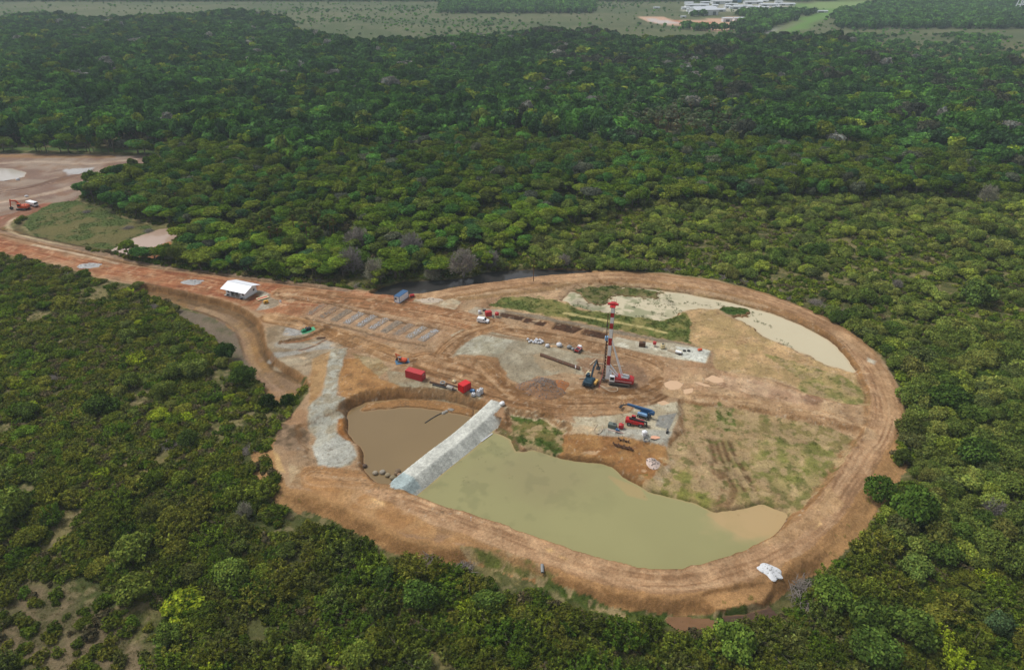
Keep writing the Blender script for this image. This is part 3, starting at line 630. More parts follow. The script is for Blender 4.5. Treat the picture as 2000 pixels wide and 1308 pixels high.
def crown(seed, nl, n, size, z0, z1, lr=(.3, .46), asp=1.1, up=.25, wisp=.26, var=.36, squash=1.0):
    rs = np.random.RandomState(seed); L = []
    for i in range(nl):
        if i == 0: c = np.array([0, 0, (z0 + z1) / 2 + .1]); r = .5
        else:
            a = i * 2.399 + rs.rand() * .8; rr = .12 + .62 * math.sqrt(i / nl) * rs.uniform(.65, 1.25); r = rs.uniform(lr[0] * .8, lr[1] * 1.08)
            zt = z1 - r * .85 - (z1 - z0 - 2 * r) * max(0, (rr / .75) ** 1.8) * rs.uniform(.35, 1.0)
            c = np.array([math.cos(a) * rr, math.sin(a) * rr, max(zt, z0 + r * .6)])
        L.append((c, r, rs.uniform(1 - var, 1 + var)))
    W_ = np.array([l[1] ** 2 for l in L]); W_ /= W_.sum(); pick = rs.choice(nl, n, p=W_)
    d = rs.normal(size=(n, 3)); d[:, 2] = d[:, 2] * .9 + .25; d /= np.linalg.norm(d, axis=1)[:, None]
    rad = np.array([l[1] for l in L])[pick]; cen = np.array([l[0] for l in L])[pick]; br = np.array([l[2] for l in L])[pick]
    rj = rs.uniform(.72, 1.06, n) + wisp * rs.rand(n) ** 2
    # second-level clumps
    k = 1 + .22 * np.sin(d[:, 0] * 9 + pick) * np.sin(d[:, 1] * 8 + 2 * pick) * np.sin(d[:, 2] * 9)
    P = cen + d * (rad * rj * k)[:, None] * np.array([1, 1, squash])
    keep = np.ones(n, bool)
    for c, r, _ in L: keep &= np.linalg.norm((P - c) / np.array([1, 1, squash]), axis=1) > r * .62
    P, d, br = P[keep], d[keep], br[keep]; m = len(P)
    N = d * .75 + rs.normal(scale=.55, size=(m, 3)) + np.array([0, 0, up]); N /= np.linalg.norm(N, axis=1)[:, None]
    v = br * rs.uniform(.62, 1.35, m); hue = rs.uniform(-.10, .14, m)
    return leaf_geo(P, N, size * rs.uniform(.6, 1.3, m), asp, np.stack([v * (1 + hue), v, v * (1 - hue * .5)], 1), rs)
def trunk_mb(seed, h, r, spread=.45, limbs=5):
    rr = random.Random(seed); mb = MB(); p = Vector((0, 0, -.15)); top = Vector((rr.uniform(-.1, .1), rr.uniform(-.1, .1), h * .62))
    mb.tube(p, top, r, r * .6, 6)
    for i in range(limbs):
        a = i * 2.4 + rr.random(); q = p.lerp(top, rr.uniform(.6, 1)); e = q + Vector((math.cos(a) * spread, math.sin(a) * spread, h * rr.uniform(.2, .34)))
        mb.tube(q, e, r * .45, r * .15, 5)
    return mb
def bare_mb(seed, h, r, depth=4, spread=.5):
    rr = random.Random(seed); mb = MB()
    def rec(p, d, l, r, k):
        e = p + d * l; mb.tube(p, e, r, r * .6, 4 if k else 6, cap=False)
        if k >= depth: return
        for i in range(3 if k < 3 else 4):
            nd = (d + Vector((rr.uniform(-1, 1), rr.uniform(-1, 1), rr.uniform(-.25, .6))) * spread * (1.1 + k * .12)).normalized()
            rec(p.lerp(e, rr.uniform(.55, 1)), nd, l * rr.uniform(.55, .8), max(r * .55, .012), k + 1)
    for i in range(2): rec(Vector((0, 0, -.1)), Vector((rr.uniform(-.3, .3), rr.uniform(-.3, .3), 1)).normalized(), h * .42, r, 0)
    return mb
def bare_mesh(name, mb):
    me = bpy.data.meshes.new(name); me.from_pydata(mb.v, [], mb.f); me.update(); me.materials.append(mTwig); return me
def palm_geo(seed, n=36, h=4.2, L_=1.0, skirt=True):
    "fan palm: trunk height h in crown radii"
    rs = np.random.RandomState(seed); V = []; Cc = []
    for i in range(n):
        a = i * 2.399; el = rs.uniform(-.7, 1.2); 
        dead = skirt and el < -.35
        o = np.array([0, 0, h]); d = np.array([math.cos(a) * math.cos(el), math.sin(a) * math.cos(el), math.sin(el)])
        c = o + d * L_ * .5; side = np.cross(d, [0, 0, 1]); side /= np.linalg.norm(side) + 1e-9
        val = np.array([1.5, .95, .7]) * .8 if dead else np.array([1, 1, 1]) * rs.uniform(.7, 1.25)
        for j in range(7):   # fan blades
            t = (j - 3) / 3 * .95; b = d * math.cos(t) + side * math.sin(t); tip = c + b * L_ * .52 - np.array([0, 0, .16 + .1 * abs(t)]) * L_
            w = np.cross(b, [0, 0, 1]); w = w / (np.linalg.norm(w) + 1e-9) * L_ * .11
            V += [c, (c + tip) / 2 - w, tip, (c + tip) / 2 + w]; Cc += [val * rs.uniform(.85, 1.1)] * 4
    return np.array(V), np.array(Cc)
def palm_trunk(h, skirt=True):
    mb = MB(); mb.tube((0, 0, -.15), (0, 0, h), .085, .06, 7)
    if skirt: mb.tube((0, 0, h - .75), (0, 0, h - .05), .12, .26, 8)
    return mb
def tuft_geo(seed, n, r, h, lean=.5, w=.03, vmin=.6):
    rs = np.random.RandomState(seed); V = []; Cc = []
    for i in range(n):
        a, q = rs.rand() * 6.28, r * math.sqrt(rs.rand()); p = np.array([math.cos(a) * q, math.sin(a) * q, 0]); b = rs.rand() * 6.28
        d = np.array([math.cos(b) * lean * rs.rand(), math.sin(b) * lean * rs.rand(), 1]) * h * rs.uniform(.5, 1.1); s = np.array([-math.sin(b), math.cos(b), 0]) * w
        V += [p - s, p + s, p + d * .7 + s * .8, p + d]; Cc += [np.ones(3) * rs.uniform(vmin, 1.3)] * 4
    return np.array(V), np.array(Cc)
def brush_mesh(seed, n=150, L_=1.0):
    "heap of cleared dead branches"
    rr = random.Random(seed); mb = MB()
    for i in range(n):
        a = rr.uniform(0, 6.28); q = rr.random() ** .6 * .8; p = Vector((math.cos(a) * q, math.sin(a) * q, rr.uniform(0, .35) * (1 - q)))
        b = rr.uniform(0, 6.28); d = Vector((math.cos(b), math.sin(b), rr.uniform(-.1, .55))) * rr.uniform(.3, .9) * L_
        m = p + d * .5 + Vector((rr.uniform(-.1, .1), rr.uniform(-.1, .1), rr.uniform(0, .12))); r = rr.choice([.008, .012, .02, .035])
        mb.tube(p, m, r, r * .8, 4, cap=False); mb.tube(m, p + d, r * .8, r * .3, 4, cap=False)
    return bare_mesh('brush_pile', mb)

PRO = {}                                   # kind -> list of (crown mesh, wood mesh or None, joined mesh)
def reg(kind, cr, wood=None, woodmat=None):
    vq, cq = cr; mats = [mLeaf, woodmat or mTrunk]
    cm = np_mesh('crown', vq, cq, None, [mLeaf]); jm = np_mesh(kind, vq, cq, wood, mats) if wood else cm
    wm = None
    if wood: wm = bpy.data.meshes.new('trunk'); wm.from_pydata(wood.v, [], wood.f); wm.update(); wm.materials.append(mats[1])
    PRO.setdefault(kind, []).append((cm, wm, jm))
for i in range(8): reg('tree', crown(100 + i, [9, 22, 15, 12, 26, 17, 8, 19][i], 3800, .064, [.9, .6, 1.2, .5, .9, 1.3, .7, .8][i], 2.4, lr=[(.32, .55), (.18, .34), (.26, .42), (.3, .5), (.16, .3), (.24, .4), (.34, .5), (.2, .42)][i], squash=[.7, .9, .6, 1.0, .8, .5, .9, .75][i]), trunk_mb(i, 2.2, .07))
for i in range(8): reg('fartree', crown(200 + i, [8, 18, 13, 10, 22, 14, 7, 16][i], 1250, [.13, .10, .12, .14, .09, .11, .15, .12][i], [.9, .6, 1.2, .5, .9, 1.3, .7, .8][i], 2.4, lr=[(.32, .55), (.18, .34), (.26, .42), (.3, .5), (.16, .3), (.24, .4), (.34, .5), (.2, .42)][i], squash=[.7, .9, .6, 1.0, .8, .5, .9, .75][i]), trunk_mb(i, 2.2, .07))
for i in range(6): reg('shrub', crown(300 + i, [12, 20, 9, 26, 15, 18][i], 3400, [.06, .05, .07, .048, .058, .052][i], -.05, 1.25, lr=[(.24, .42), (.16, .32), (.3, .5), (.14, .28), (.2, .44), (.18, .36)][i], squash=.85), trunk_mb(40 + i, 1.1, .045))
def feather(seed, n=2600):
    "many upright sprays of small leaves, open and uneven"
    rs = np.random.RandomState(seed); V = []; Cc = []; ns = 46
    for i in range(ns):
        a = rs.rand() * 6.28; q = math.sqrt(rs.rand()) * .85; base = np.array([math.cos(a) * q * .55, math.sin(a) * q * .55, .05]); tip = np.array([math.cos(a) * q, math.sin(a) * q, (1.12 - .55 * q * q) * rs.uniform(.62, 1.12)])
        br = rs.uniform(.65, 1.4); m = n // ns
        t = rs.rand(m) ** .7; P = base + (tip - base) * t[:, None] + rs.normal(scale=.075, size=(m, 3)) * (1.1 - .5 * t[:, None])
        N = rs.normal(size=(m, 3)) + np.array([0, 0, .5]); N /= np.linalg.norm(N, axis=1)[:, None]
        v = br * rs.uniform(.6, 1.4, m); hue = rs.uniform(-.08, .12, m)
        g = leaf_geo(P, N, .034 * rs.uniform(.6, 1.3, m), 1.9, np.stack([v * (1 + hue), v, v * (1 - hue)], 1), rs); V.append(g[0]); Cc.append(g[1])
    return np.concatenate(V), np.concatenate(Cc)
for i in range(5): reg('wispy', feather(400 + i), trunk_mb(60 + i, 1.0, .03))
for i in range(4): reg('clump', crown(500 + i, 6, 300, .13, -.1, .7, lr=(.25, .5), asp=1.5, wisp=.4))
for i in range(3): reg('palm', palm_geo(600 + i), palm_trunk(4.2), mHusk)
for i in range(3): reg('tuft', tuft_geo(700 + i, 26, .55, .8))
for i in range(2): reg('farbush', crown(800 + i, 6, 160, .22, 0, 1.2, lr=(.3, .5)))
BARE = [bare_mesh('bare_tree', bare_mb(900 + i, 2.0, .05)) for i in range(3)]
BRUSH = [brush_mesh(950 + i) for i in range(3)]

def veg_at(x, y):
    i = np.clip(np.searchsorted(xs, x) - 1, 0, NX - 1); j = np.clip(np.searchsorted(ys, y) - 1, 0, NY - 1); return VEG[i, j], Z[i, j]
def scat(x0, x1, y0, y1, sp, seed, jit=.48):
    rs = np.random.RandomState(seed); a = np.arange(x0, x1, sp); b = np.arange(y0, y1, sp * .9)
    x, y = np.meshgrid(a, b, indexing='ij'); x = x + (np.arange(len(b)) % 2)[None] * sp / 2
    x = (x + rs.uniform(-jit, jit, x.shape) * sp).ravel(); y = (y + rs.uniform(-jit, jit, y.shape) * sp).ravel()
    u, v = proj(x, y, 0.0); return x, y, u, v, rs
def ip(u, t): return np.interp(u, [p[0] for p in t], [p[1] for p in t])
FARL = [(0,50),(250,46),(400,43),(560,50),(600,92),(680,97),(820,92),(900,90),(1000,78),(1100,76),(1200,85),(1300,97),(1400,84),(1500,88),(1640,97),(1700,112),(1850,150),(2000,146)]
MID = [(-300,300),(350,300),(600,325),(800,285),(1000,280),(1200,300),(1400,285),(1700,305),(2000,350),(2400,370)]
LOW = [(-300,600),(900,565),(1000,500),(1100,440),(1250,405),(1400,395),(2000,385)]
SOU = [(-400,470),(0,478),(250,518),(500,600),(600,700),(700,760)]
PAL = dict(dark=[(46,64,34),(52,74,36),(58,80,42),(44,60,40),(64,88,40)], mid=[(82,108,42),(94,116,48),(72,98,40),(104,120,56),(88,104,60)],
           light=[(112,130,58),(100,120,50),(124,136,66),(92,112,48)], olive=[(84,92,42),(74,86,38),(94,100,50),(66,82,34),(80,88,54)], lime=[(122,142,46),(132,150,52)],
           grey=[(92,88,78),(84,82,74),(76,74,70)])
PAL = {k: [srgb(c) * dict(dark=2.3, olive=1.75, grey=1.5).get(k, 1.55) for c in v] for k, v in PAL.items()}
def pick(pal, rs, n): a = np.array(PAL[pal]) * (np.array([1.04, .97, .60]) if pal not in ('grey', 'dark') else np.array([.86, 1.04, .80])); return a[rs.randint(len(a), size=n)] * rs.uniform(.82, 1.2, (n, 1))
PL = {k: [] for k in ('tree', 'shrub', 'wispy')}     # near candidates: x,y,z,R,h,proto,tint
def put(kind, x, y, z, Rr, h, pr, tint): PL[kind].append(np.concatenate([np.stack([x, y, z, Rr, h, pr], 1), tint], 1))
GN_ = {}
def stuffput(key, x, y, z, sx, sz, pr, tint): GN_.setdefault(key, []).append(np.concatenate([np.stack([x, y, z, sx, sz, pr], 1), tint], 1))

# A: tall dark forest; cloud shade is put into the darker tree tints
x, y, u, v, rs = scat(-1400, 1400, 300, 1650, 8.0, 1)
k = ~((np.hypot((u - 1290) / 170, (v - 258) / 26) < 1) & (rs.rand(len(x)) < .75)) & (u > -250) & (u < 2250) & (v < ip(u, MID) + (fbm(x, y, 60, 3, 101) - .5) * 60) & (v > ip(u, FARL)); k &= veg_at(x, y)[0] > .5
x, y, u, v = x[k], y[k], u[k], v[k]; n = len(x); hn = fbm(x, y, 70, 3, 102)
h = rs.uniform(12, 20, n) + (hn - .5) * 20; Rr = rs.uniform(3.8, 6.4, n) + 4.5 * rs.rand(n) ** 5 + 3.0 * (hn - .5); z = veg_at(x, y)[1]
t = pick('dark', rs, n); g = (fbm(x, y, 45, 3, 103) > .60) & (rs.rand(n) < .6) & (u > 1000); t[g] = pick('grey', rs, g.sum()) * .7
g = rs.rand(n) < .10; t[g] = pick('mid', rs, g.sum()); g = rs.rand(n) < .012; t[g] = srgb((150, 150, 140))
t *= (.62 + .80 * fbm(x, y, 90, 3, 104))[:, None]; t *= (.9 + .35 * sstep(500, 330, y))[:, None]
nearA = v > 150
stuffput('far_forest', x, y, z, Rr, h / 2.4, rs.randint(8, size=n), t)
# B: middle forest
x, y, u, v, rs = scat(-420, 420, 215, 520, 5.4, 2)
nz = fbm(x, y, 30, 3, 105)
k = (u > -250) & (u < 2250) & (v > ip(u, MID) - 12) & (v < ip(u, LOW)) & (v < ip(u, SOU) + 400 * (u > 300)) & (veg_at(x, y)[0] > .5) & (v < 570)
k &= ~((nz < .34) & (v > 380)); k &= rs.rand(len(x)) < .93
x, y, u, v, nz = x[k], y[k], u[k], v[k], nz[k]; n = len(x)
edge = sstep(330, 470, v)
h = rs.uniform(7, 13.5, n) * (1 - .3 * edge); Rr = (rs.uniform(2.7, 5.0, n) + 2.2 * rs.rand(n) ** 4) * (1 - .12 * edge); z = veg_at(x, y)[1]
t = pick('mid', rs, n) * (.78 + .22 * edge)[:, None]; g = rs.rand(n) < .35 - .2 * edge; t[g] = pick('dark', rs, g.sum()) * 1.15
g = rs.rand(n) < .04; t[g] = pick('grey', rs, g.sum()) * 1.2
t *= (.78 + .44 * fbm(x, y, 40, 3, 106))[:, None]
put('tree', x, y, z, Rr, h, rs.randint(8, size=n), t)
# C: right-hand scrub
x, y, u, v, rs = scat(-60, 400, 95, 365, 3.9, 3)
k = (u > 880) & (u < 2350) & (v >= ip(u, LOW) - 6) & (veg_at(x, y)[0] > .5) & (v < 1040 + (u - 1600) * .2)
dens = ((u > 1640) & (v > 640)) * 1.0
gap = fbm(x, y, 13, 4, 107); k &= (gap > .53 - .30 * dens - .08 * (v < 450) + .035 * ((u > 1200) & (v > 450) & (v < 640))) & (rs.rand(len(x)) < .82)
x, y, u, v, dens = x[k], y[k], u[k], v[k], dens[k]; n = len(x); z = veg_at(x, y)[1]
big = fbm(x, y, 25, 3, 108)
Rr = (rs.uniform(1.3, 3.3, n) + big * 1.0) * (1 + .12 * dens); h = Rr * rs.uniform(1.0, 1.5, n)
t = pick('light', rs, n); g = rs.rand(n) < .40; t[g] = pick('mid', rs, g.sum()); g = rs.rand(n) < .12; t[g] = pick('olive', rs, g.sum()); g = rs.rand(n) < .05; t[g] = pick('lime', rs, g.sum())
t = t * (1 - .14) + t.mean(1, keepdims=True) * .14; t *= (.95 - .1 * dens)[:, None] * (.85 + .3 * fbm(x, y, 30, 3, 109))[:, None]
put('shrub', x, y, z, Rr, h, rs.randint(6, size=n), t)
# D, E: scrub on the left and below
x, y, u, v, rs = scat(-330, 130, 74, 300, 3.5, 4)
k = (u > -250) & (u < 2300) & (veg_at(x, y)[0] > .5) & (((u < 640) & (v > ip(u, SOU) - 5)) | (v > 880))
k &= ~((u > 1600) & (v < 1040 + (u - 1600) * .2))
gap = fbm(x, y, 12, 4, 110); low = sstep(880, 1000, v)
bare = np.hypot((u - 90) / 260, (v - 1235) / 130) < 1; strip = np.abs((v - 900) + (u - 300) * .42) < 26 + 8 * (u > 350); strip &= (u > 200) & (u < 560)
k &= (gap > .545 - .225 * low) & (rs.rand(len(x)) < .8) & ~(bare & (rs.rand(len(x)) < .93)) & ~(strip & (rs.rand(len(x)) < .85))
x, y, u, v, low = x[k], y[k], u[k], v[k], low[k]; n = len(x); z = veg_at(x, y)[1]
Rr = rs.uniform(1.2, 3.1, n) * (1 + .15 * low) + (rs.rand(n) < .12) * .8; Rr *= .88 + .12 * low; h = Rr * rs.uniform(.75, 1.2, n)
t = pick('olive', rs, n); g = rs.rand(n) < .35; t[g] = pick('mid', rs, g.sum()) * .85; g = rs.rand(n) < .05; t[g] = pick('lime', rs, g.sum()) * .9
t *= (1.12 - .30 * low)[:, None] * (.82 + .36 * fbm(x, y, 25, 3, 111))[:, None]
wz = rs.rand(n) < .6 + .28 * low
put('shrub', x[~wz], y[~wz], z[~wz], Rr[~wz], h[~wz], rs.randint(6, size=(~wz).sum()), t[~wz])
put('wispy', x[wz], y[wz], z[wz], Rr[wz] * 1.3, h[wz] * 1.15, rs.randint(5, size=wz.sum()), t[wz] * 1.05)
# undergrowth between them
x, y, u, v, rs = scat(-330, 400, 74, 365, 1.35, 5)
vg = veg_at(x, y)[0]; gap = fbm(x, y, 7, 4, 112)
k = (u > -200) & (u < 2200) & (vg > .5) & (gap > .36) & (rs.rand(len(x)) < np.where(y < 220, .85, .5) * np.where((u > 1150) & (v > 430) & (v < 640), .6, 1))
bare = np.hypot((u - 90) / 240, (v - 1240) / 110) < 1; strip = np.abs((v - 900) + (u - 300) * .42) < 22
k &= ~(bare & (rs.rand(len(x)) < .72)) & ~(strip & (u > 200) & (u < 560) & (rs.rand(len(x)) < .55))
x, y, u, v = x[k], y[k], u[k], v[k]; n = len(x); s = rs.uniform(.6, 1.7, n)
right = (u > 1000) & (v < 1000)
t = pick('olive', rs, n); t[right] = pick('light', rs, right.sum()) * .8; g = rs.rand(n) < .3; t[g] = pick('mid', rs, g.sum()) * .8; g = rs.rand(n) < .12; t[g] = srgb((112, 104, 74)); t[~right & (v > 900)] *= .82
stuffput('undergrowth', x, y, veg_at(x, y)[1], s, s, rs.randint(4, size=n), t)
# plain beyond the forest: scattered bushes and far woods
x, y, u, v, rs = scat(-2600, 2600, 900, 3400, 12, 6)
pn = fbm(x, y * 1.6, 190, 4, 113); wood = ((u > 860) & (u < 1160) & (v > -2) & (v < 26)) | ((u > 1630) & (v > 6) & (v < 56)) | (v < 3) | ((u > 1330) & (u < 1480) & (v > 30) & (v < 62) & (fbm(x, y, 40, 2, 114) > .5)) | ((u > 1440) & (u < 1600 - (v - 22) * 2.6) & (v > 26) & (v < 66))
k = (u > -300) & (u < 2300) & (v < ip(u, FARL) + 6) & (veg_at(x, y)[0] > .5) & ((rs.rand(len(x)) < .10 + .6 * sstep(.46, .64, pn)) | (wood & (rs.rand(len(x)) < .9)))
x, y, u, v, wood = x[k], y[k], u[k], v[k], wood[k]; n = len(x); s = rs.uniform(.9, 2.2, n) + 1.6 * rs.rand(n) ** 6 + 4.6 * wood
t = pick('dark', rs, n) * np.where(wood, 1.0, 1.5)[:, None]
stuffput('plain_bushes', x, y, veg_at(x, y)[1], s, s * (1 + .25 * wood), rs.randint(2, size=n), t)
x, y, u, v, rs = scat(150, 900, 560, 1100, 8, 66)   # bushes thinning out on the right
k = (u > 1660) & (u < 2250) & (v < ip(u, FARL) + 8) & (v > 62) & (fbm(x, y, 70, 3, 115) > .45) & (rs.rand(len(x)) < .6)
x, y = x[k], y[k]; n = len(x); s = rs.uniform(2, 4.5, n)
stuffput('plain_bushes', x, y, veg_at(x, y)[1], s, s, rs.randint(2, size=n), pick('dark', rs, n) * 1.1)

# ---- hand-placed plants that stand out in the photograph
HAND = []   # kind, u, v, R, palette colour, label
for u, v, Rr, c, lb in [
    (253,668,3.7,(128,148,62),'pale green rounded bush standing tallest in the middle of the left-hand scrub'),
    (340,738,3.9,(116,136,46),'broad round bright green bush, left one of the pair nearest the side channel'),
    (387,732,3.8,(124,142,56),'round yellow-green bush, right one of the pair nearest the side channel'),
    (332,672,3.3,(120,140,46),'small bright bush just behind the round pair in the left scrub'),
    (352,692,2.6,(112,134,50),'smallest round bush between the round pair and the side channel'),
    (320,775,3.6,(122,138,50),'low yellow-green bush in front of the round pair in the left scrub'),
    (255,752,3.2,(110,130,46),'round bush with a flat grassy gap on its right in the left scrub'),
    (478,748,4.6,(84,112,38),'large rich green bush on the outer lip of the side channel'),
    (440,700,3.8,(66,98,34),'dark green upright bush above the large one beside the side channel'),
    (525,795,3.4,(58,84,28),'dark leafy bush at the mouth of the side channel beside the orange bank'),
    (562,790,2.6,(62,88,28),'dark low bush touching the orange bank beside the side channel'),
    (60,812,3.4,(96,120,42),'bright green bush near the left edge of the scrub, halfway down the photo'),
    (200,805,4.0,(82,108,36),'wide dark green clump left of the dry grassy strip'),
    (370,868,3.4,(88,112,40),'lumpy green bush at the lower end of the dry grassy strip'),
    (30,1008,5.2,(124,144,48),'large lime green bush at the left edge below the middle of the photo'),
    (268,1088,4.6,(128,146,50),'lime green spreading bush with an open crown, lower left scrub'),
    (268,1165,3.8,(126,142,46),'yellowish upright bush standing below the spreading lime one'),
    (460,1140,4.0,(118,142,48),'round light green bush in the scrub under the bottom-left embankment'),
    (330,1255,3.2,(110,134,44),'bright bush close to the bottom edge in the lower left scrub'),
    (700,1298,4.0,(136,154,48),'vivid lime green bush cut by the bottom edge of the photo'),
    (606,1300,3.0,(128,146,46),'lime bush at the bottom edge just left of the vivid one'),
    (752,1140,3.2,(98,128,44),'bright green bush hugging the foot of the embankment'),
    (822,1180,3.8,(92,124,42),'tall bushy green shrub below the embankment foot'),
    (950,1190,3.4,(104,132,46),'green bush with upright shoots below the embankment, right of the tall one'),
    (1432,1270,4.6,(112,142,44),'round vivid green bush in front of the reddish swamp pool'),
    (1620,1178,4.6,(108,136,42),'round bright green bush beside the dead palm heap, bottom right'),
    (1688,1225,4.2,(90,116,38),'green bush immediately below the round one, bottom right'),
    (1768,1242,4.8,(98,124,42),'large leafy bush in the bottom right scrub left of the corner'),
    (1700,1285,4.4,(96,126,44),'bush at the bottom edge in the right-hand scrub'),
    (1785,1122,3.6,(120,144,58),'light green isolated bush in the lower right scrub'),
    (1950,1235,3.4,(88,116,70),'bluish green bush near the bottom right corner'),
    (1712,975,5.0,(90,124,36),'dense bright green shrub crowding the outside of the right road bend'),
    (1780,1010,5.4,(86,118,34),'biggest dense green shrub below the right road bend'),
    (1850,800,6.0,(78,108,36),'huge dense thicket crown right of the road bend'),
    (1900,905,5.2,(82,112,38),'thick green shrub towards the right edge below the huge thicket crown'),
    (1595,505,5.0,(80,110,38),'dome-shaped dark green bush above the top right of the site'),
    (1905,590,6.0,(92,118,46),'tall spreading bush towards the right edge, level with the marsh pond'),
    (1462,545,3.8,(112,134,56),'light green rounded tree against the outer side of the top road'),
    (1552,512,3.0,(108,130,48),'small bright round bush left of the dome-shaped one'),
    (1275,528,3.4,(134,148,60),'yellow-green bush right on the edge of the top road'),
    (1690,590,3.8,(104,128,44),'pale rounded bush next to bleached branches above the right road'),
    (1740,655,4.0,(96,122,40),'rounded green shrub outside the right-hand road curve'),
    (250,640,2.2,(124,140,64),'small pale bush behind the tallest one of the left scrub')]:
    HAND.append(('shrub', u, v, Rr, c, lb))
def add_plant(kind, pr, x, y, z, Rr, h, tint, label, group, cat, rz, name):
    cm, wm, jm = PRO[kind][pr]; hz = {'tree': 2.4, 'shrub': 1.25, 'wispy': 1.1, 'palm': 4.8}[kind]
    e = thing(name, label, cat, (x, y, z - .1), rz, group)
    c = bpy.data.objects.new('crown', cm); col.objects.link(c); c.parent = e; c.scale = (Rr * (1 + .2 * math.sin(x * 7.1)), Rr * (1 - .2 * math.sin(y * 5.3)), h / hz); c['tint'] = [float(t) for t in tint]
    if wm: w = bpy.data.objects.new('trunk' if kind != 'wispy' else 'stem', wm); col.objects.link(w); w.parent = e; w.scale = (Rr, Rr, h / hz)
    return e
hx = []
for i, (kd, u, v, Rr, c, lb) in enumerate(HAND):
    p = on(u, min(v, 1330), -2.0); hx.append((p.x, p.y, Rr))
    add_plant(kd, i % 6, p.x, p.y, p.z, Rr, Rr * 1.4, (srgb(c) * .8 + srgb(c).mean() * .2 * np.array([1.0, 1.1, .6])) * (.95 if v > 950 or u < 600 else 1.05), lb, None, 'shrub' , i * 1.7, 'shrub')
hx = np.array(hx)
def nearhand(x, y): return (np.hypot(x[:, None] - hx[:, 0], y[:, None] - hx[:, 1]) < hx[:, 2] * .85).any(1)
# individuals: the ones that show largest
def zone(u, v):
    if v < 560 and u < 1050: return ('forest north of the site', 'between the cleared yard and the small roadside pond' if u < 400 else 'behind the red road and white building' if u < 720 else 'behind the dark creek')
    if v > 960 and u < 1700: return ('scrub below the embankment', 'in the bottom left scrub' if u < 480 else 'below the left half of the embankment' if u < 1000 else 'below the right half of the embankment')
    if u < 700: return ('scrub left of the site', 'beside the left end of the red road' if v < 640 else 'in the scrub left of the side channel' if v < 800 else 'in the scrub left of the rubble pad')
    return ('thicket right of the site', 'above the top road and marsh pond' if v < 560 else 'outside the upper right road bend' if v < 760 else 'outside the lower right road bend' if v < 1000 else 'in the bottom right corner')
def tone(t):
    r, g, b = t; l = g
    if r > g * .98: return 'brownish'
    if r > g * .80: return 'yellow-green' if l > .16 else 'olive'
    return 'bright green' if l > .24 else 'dark green' if l < .13 else 'mid-green'
def individuals(kind, nmax, name, cat, adj):
    a = np.concatenate(PL[kind]); a = a[~nearhand(a[:, 0], a[:, 1])]
    u, v = proj(a[:, 0], a[:, 1], a[:, 2] + a[:, 4] * .6); dep = a[:, 1] * CP + (CH - a[:, 2]) * SP
    size = a[:, 3] / dep * ((u > -20) & (u < 2020) & (v > -20) & (v < 1330)); o = np.argsort(-size)
    for i in o[:nmax]:
        r = a[i]; g, where = zone(u[i], v[i]); w_sz = (3.2, 4.2) if kind == 'tree' else (2.6, 3.5)
        sz = 'small' if r[3] < w_sz[0] else 'medium-sized' if r[3] < w_sz[1] else 'large'
        form = {'tree': ['domed', 'bushy', 'flat-topped', 'broad', 'fine-leaved', 'high-crowned', 'heavy-lobed', 'spreading'], 'shrub': ['domed', 'knobbly', 'blocky', 'fine-leaved', 'lumpy', 'tufted'], 'wispy': ['upright', 'spraying', 'open', 'ragged', 'loose']}[kind][int(r[5])]
        l = '%s %s %s %s %s' % (sz, tone(r[6:9]), form, {'tree': 'broadleaf tree', 'shrub': 'rounded shrub', 'wispy': 'feathery bush'}[kind], where)
        add_plant(kind, int(r[5]), r[0], r[1], r[2], r[3], r[4], r[6:9], l, adj + ' in the ' + g, cat, float(i % 63) / 10, name)
    return a[o[nmax:]]
restT = individuals('tree', 300, 'broadleaf_tree', 'tree', 'trees')
restS = individuals('shrub', 255, 'shrub', 'shrub', 'shrubs')
restW = individuals('wispy', 300, 'feathery_bush', 'bush', 'feathery bushes')

# palms, bare trees, brush piles: all individuals
def palm(u, v, h, Rr, c, label, group=None, i=0):
    p = on(u, v, -2); add_plant('palm', i % 3, p.x, p.y, p.z, Rr, h * 1.14, srgb(c), label, group, 'palm tree', i * 1.3, 'palm_tree')
palm(1042, 549, 9, 2.2, (104,112,52), 'lone fan palm with a brown skirt standing at the creek edge by the top road', None, 1)
rr = random.Random(5)
for i in range(16):
    palm(rr.uniform(500, 665), rr.uniform(455, 492), rr.uniform(9, 13), rr.uniform(2.3, 3.0), (90,104,46), 'fan palm with a brown skirt in the palm clump beyond the access road', 'fan palms beyond the access road', i)
for i in range(10):
    palm(rr.uniform(210, 360), rr.uniform(372, 412), rr.uniform(8, 11), rr.uniform(2.3, 3), (84,102,52), 'fan palm rising among the trees beside the cleared yard at far left', 'fan palms beside the cleared yard', i)
for i in range(95):
    palm(rr.gauss(1290, 95), rr.gauss(262, 18), rr.uniform(12, 16), rr.uniform(2.7, 3.6), rr.choice([(108,126,84), (92,118,70), (120,128,98)]), 'fan palm in the large palm grove inside the dark forest', 'fan palms in the forest grove', i)
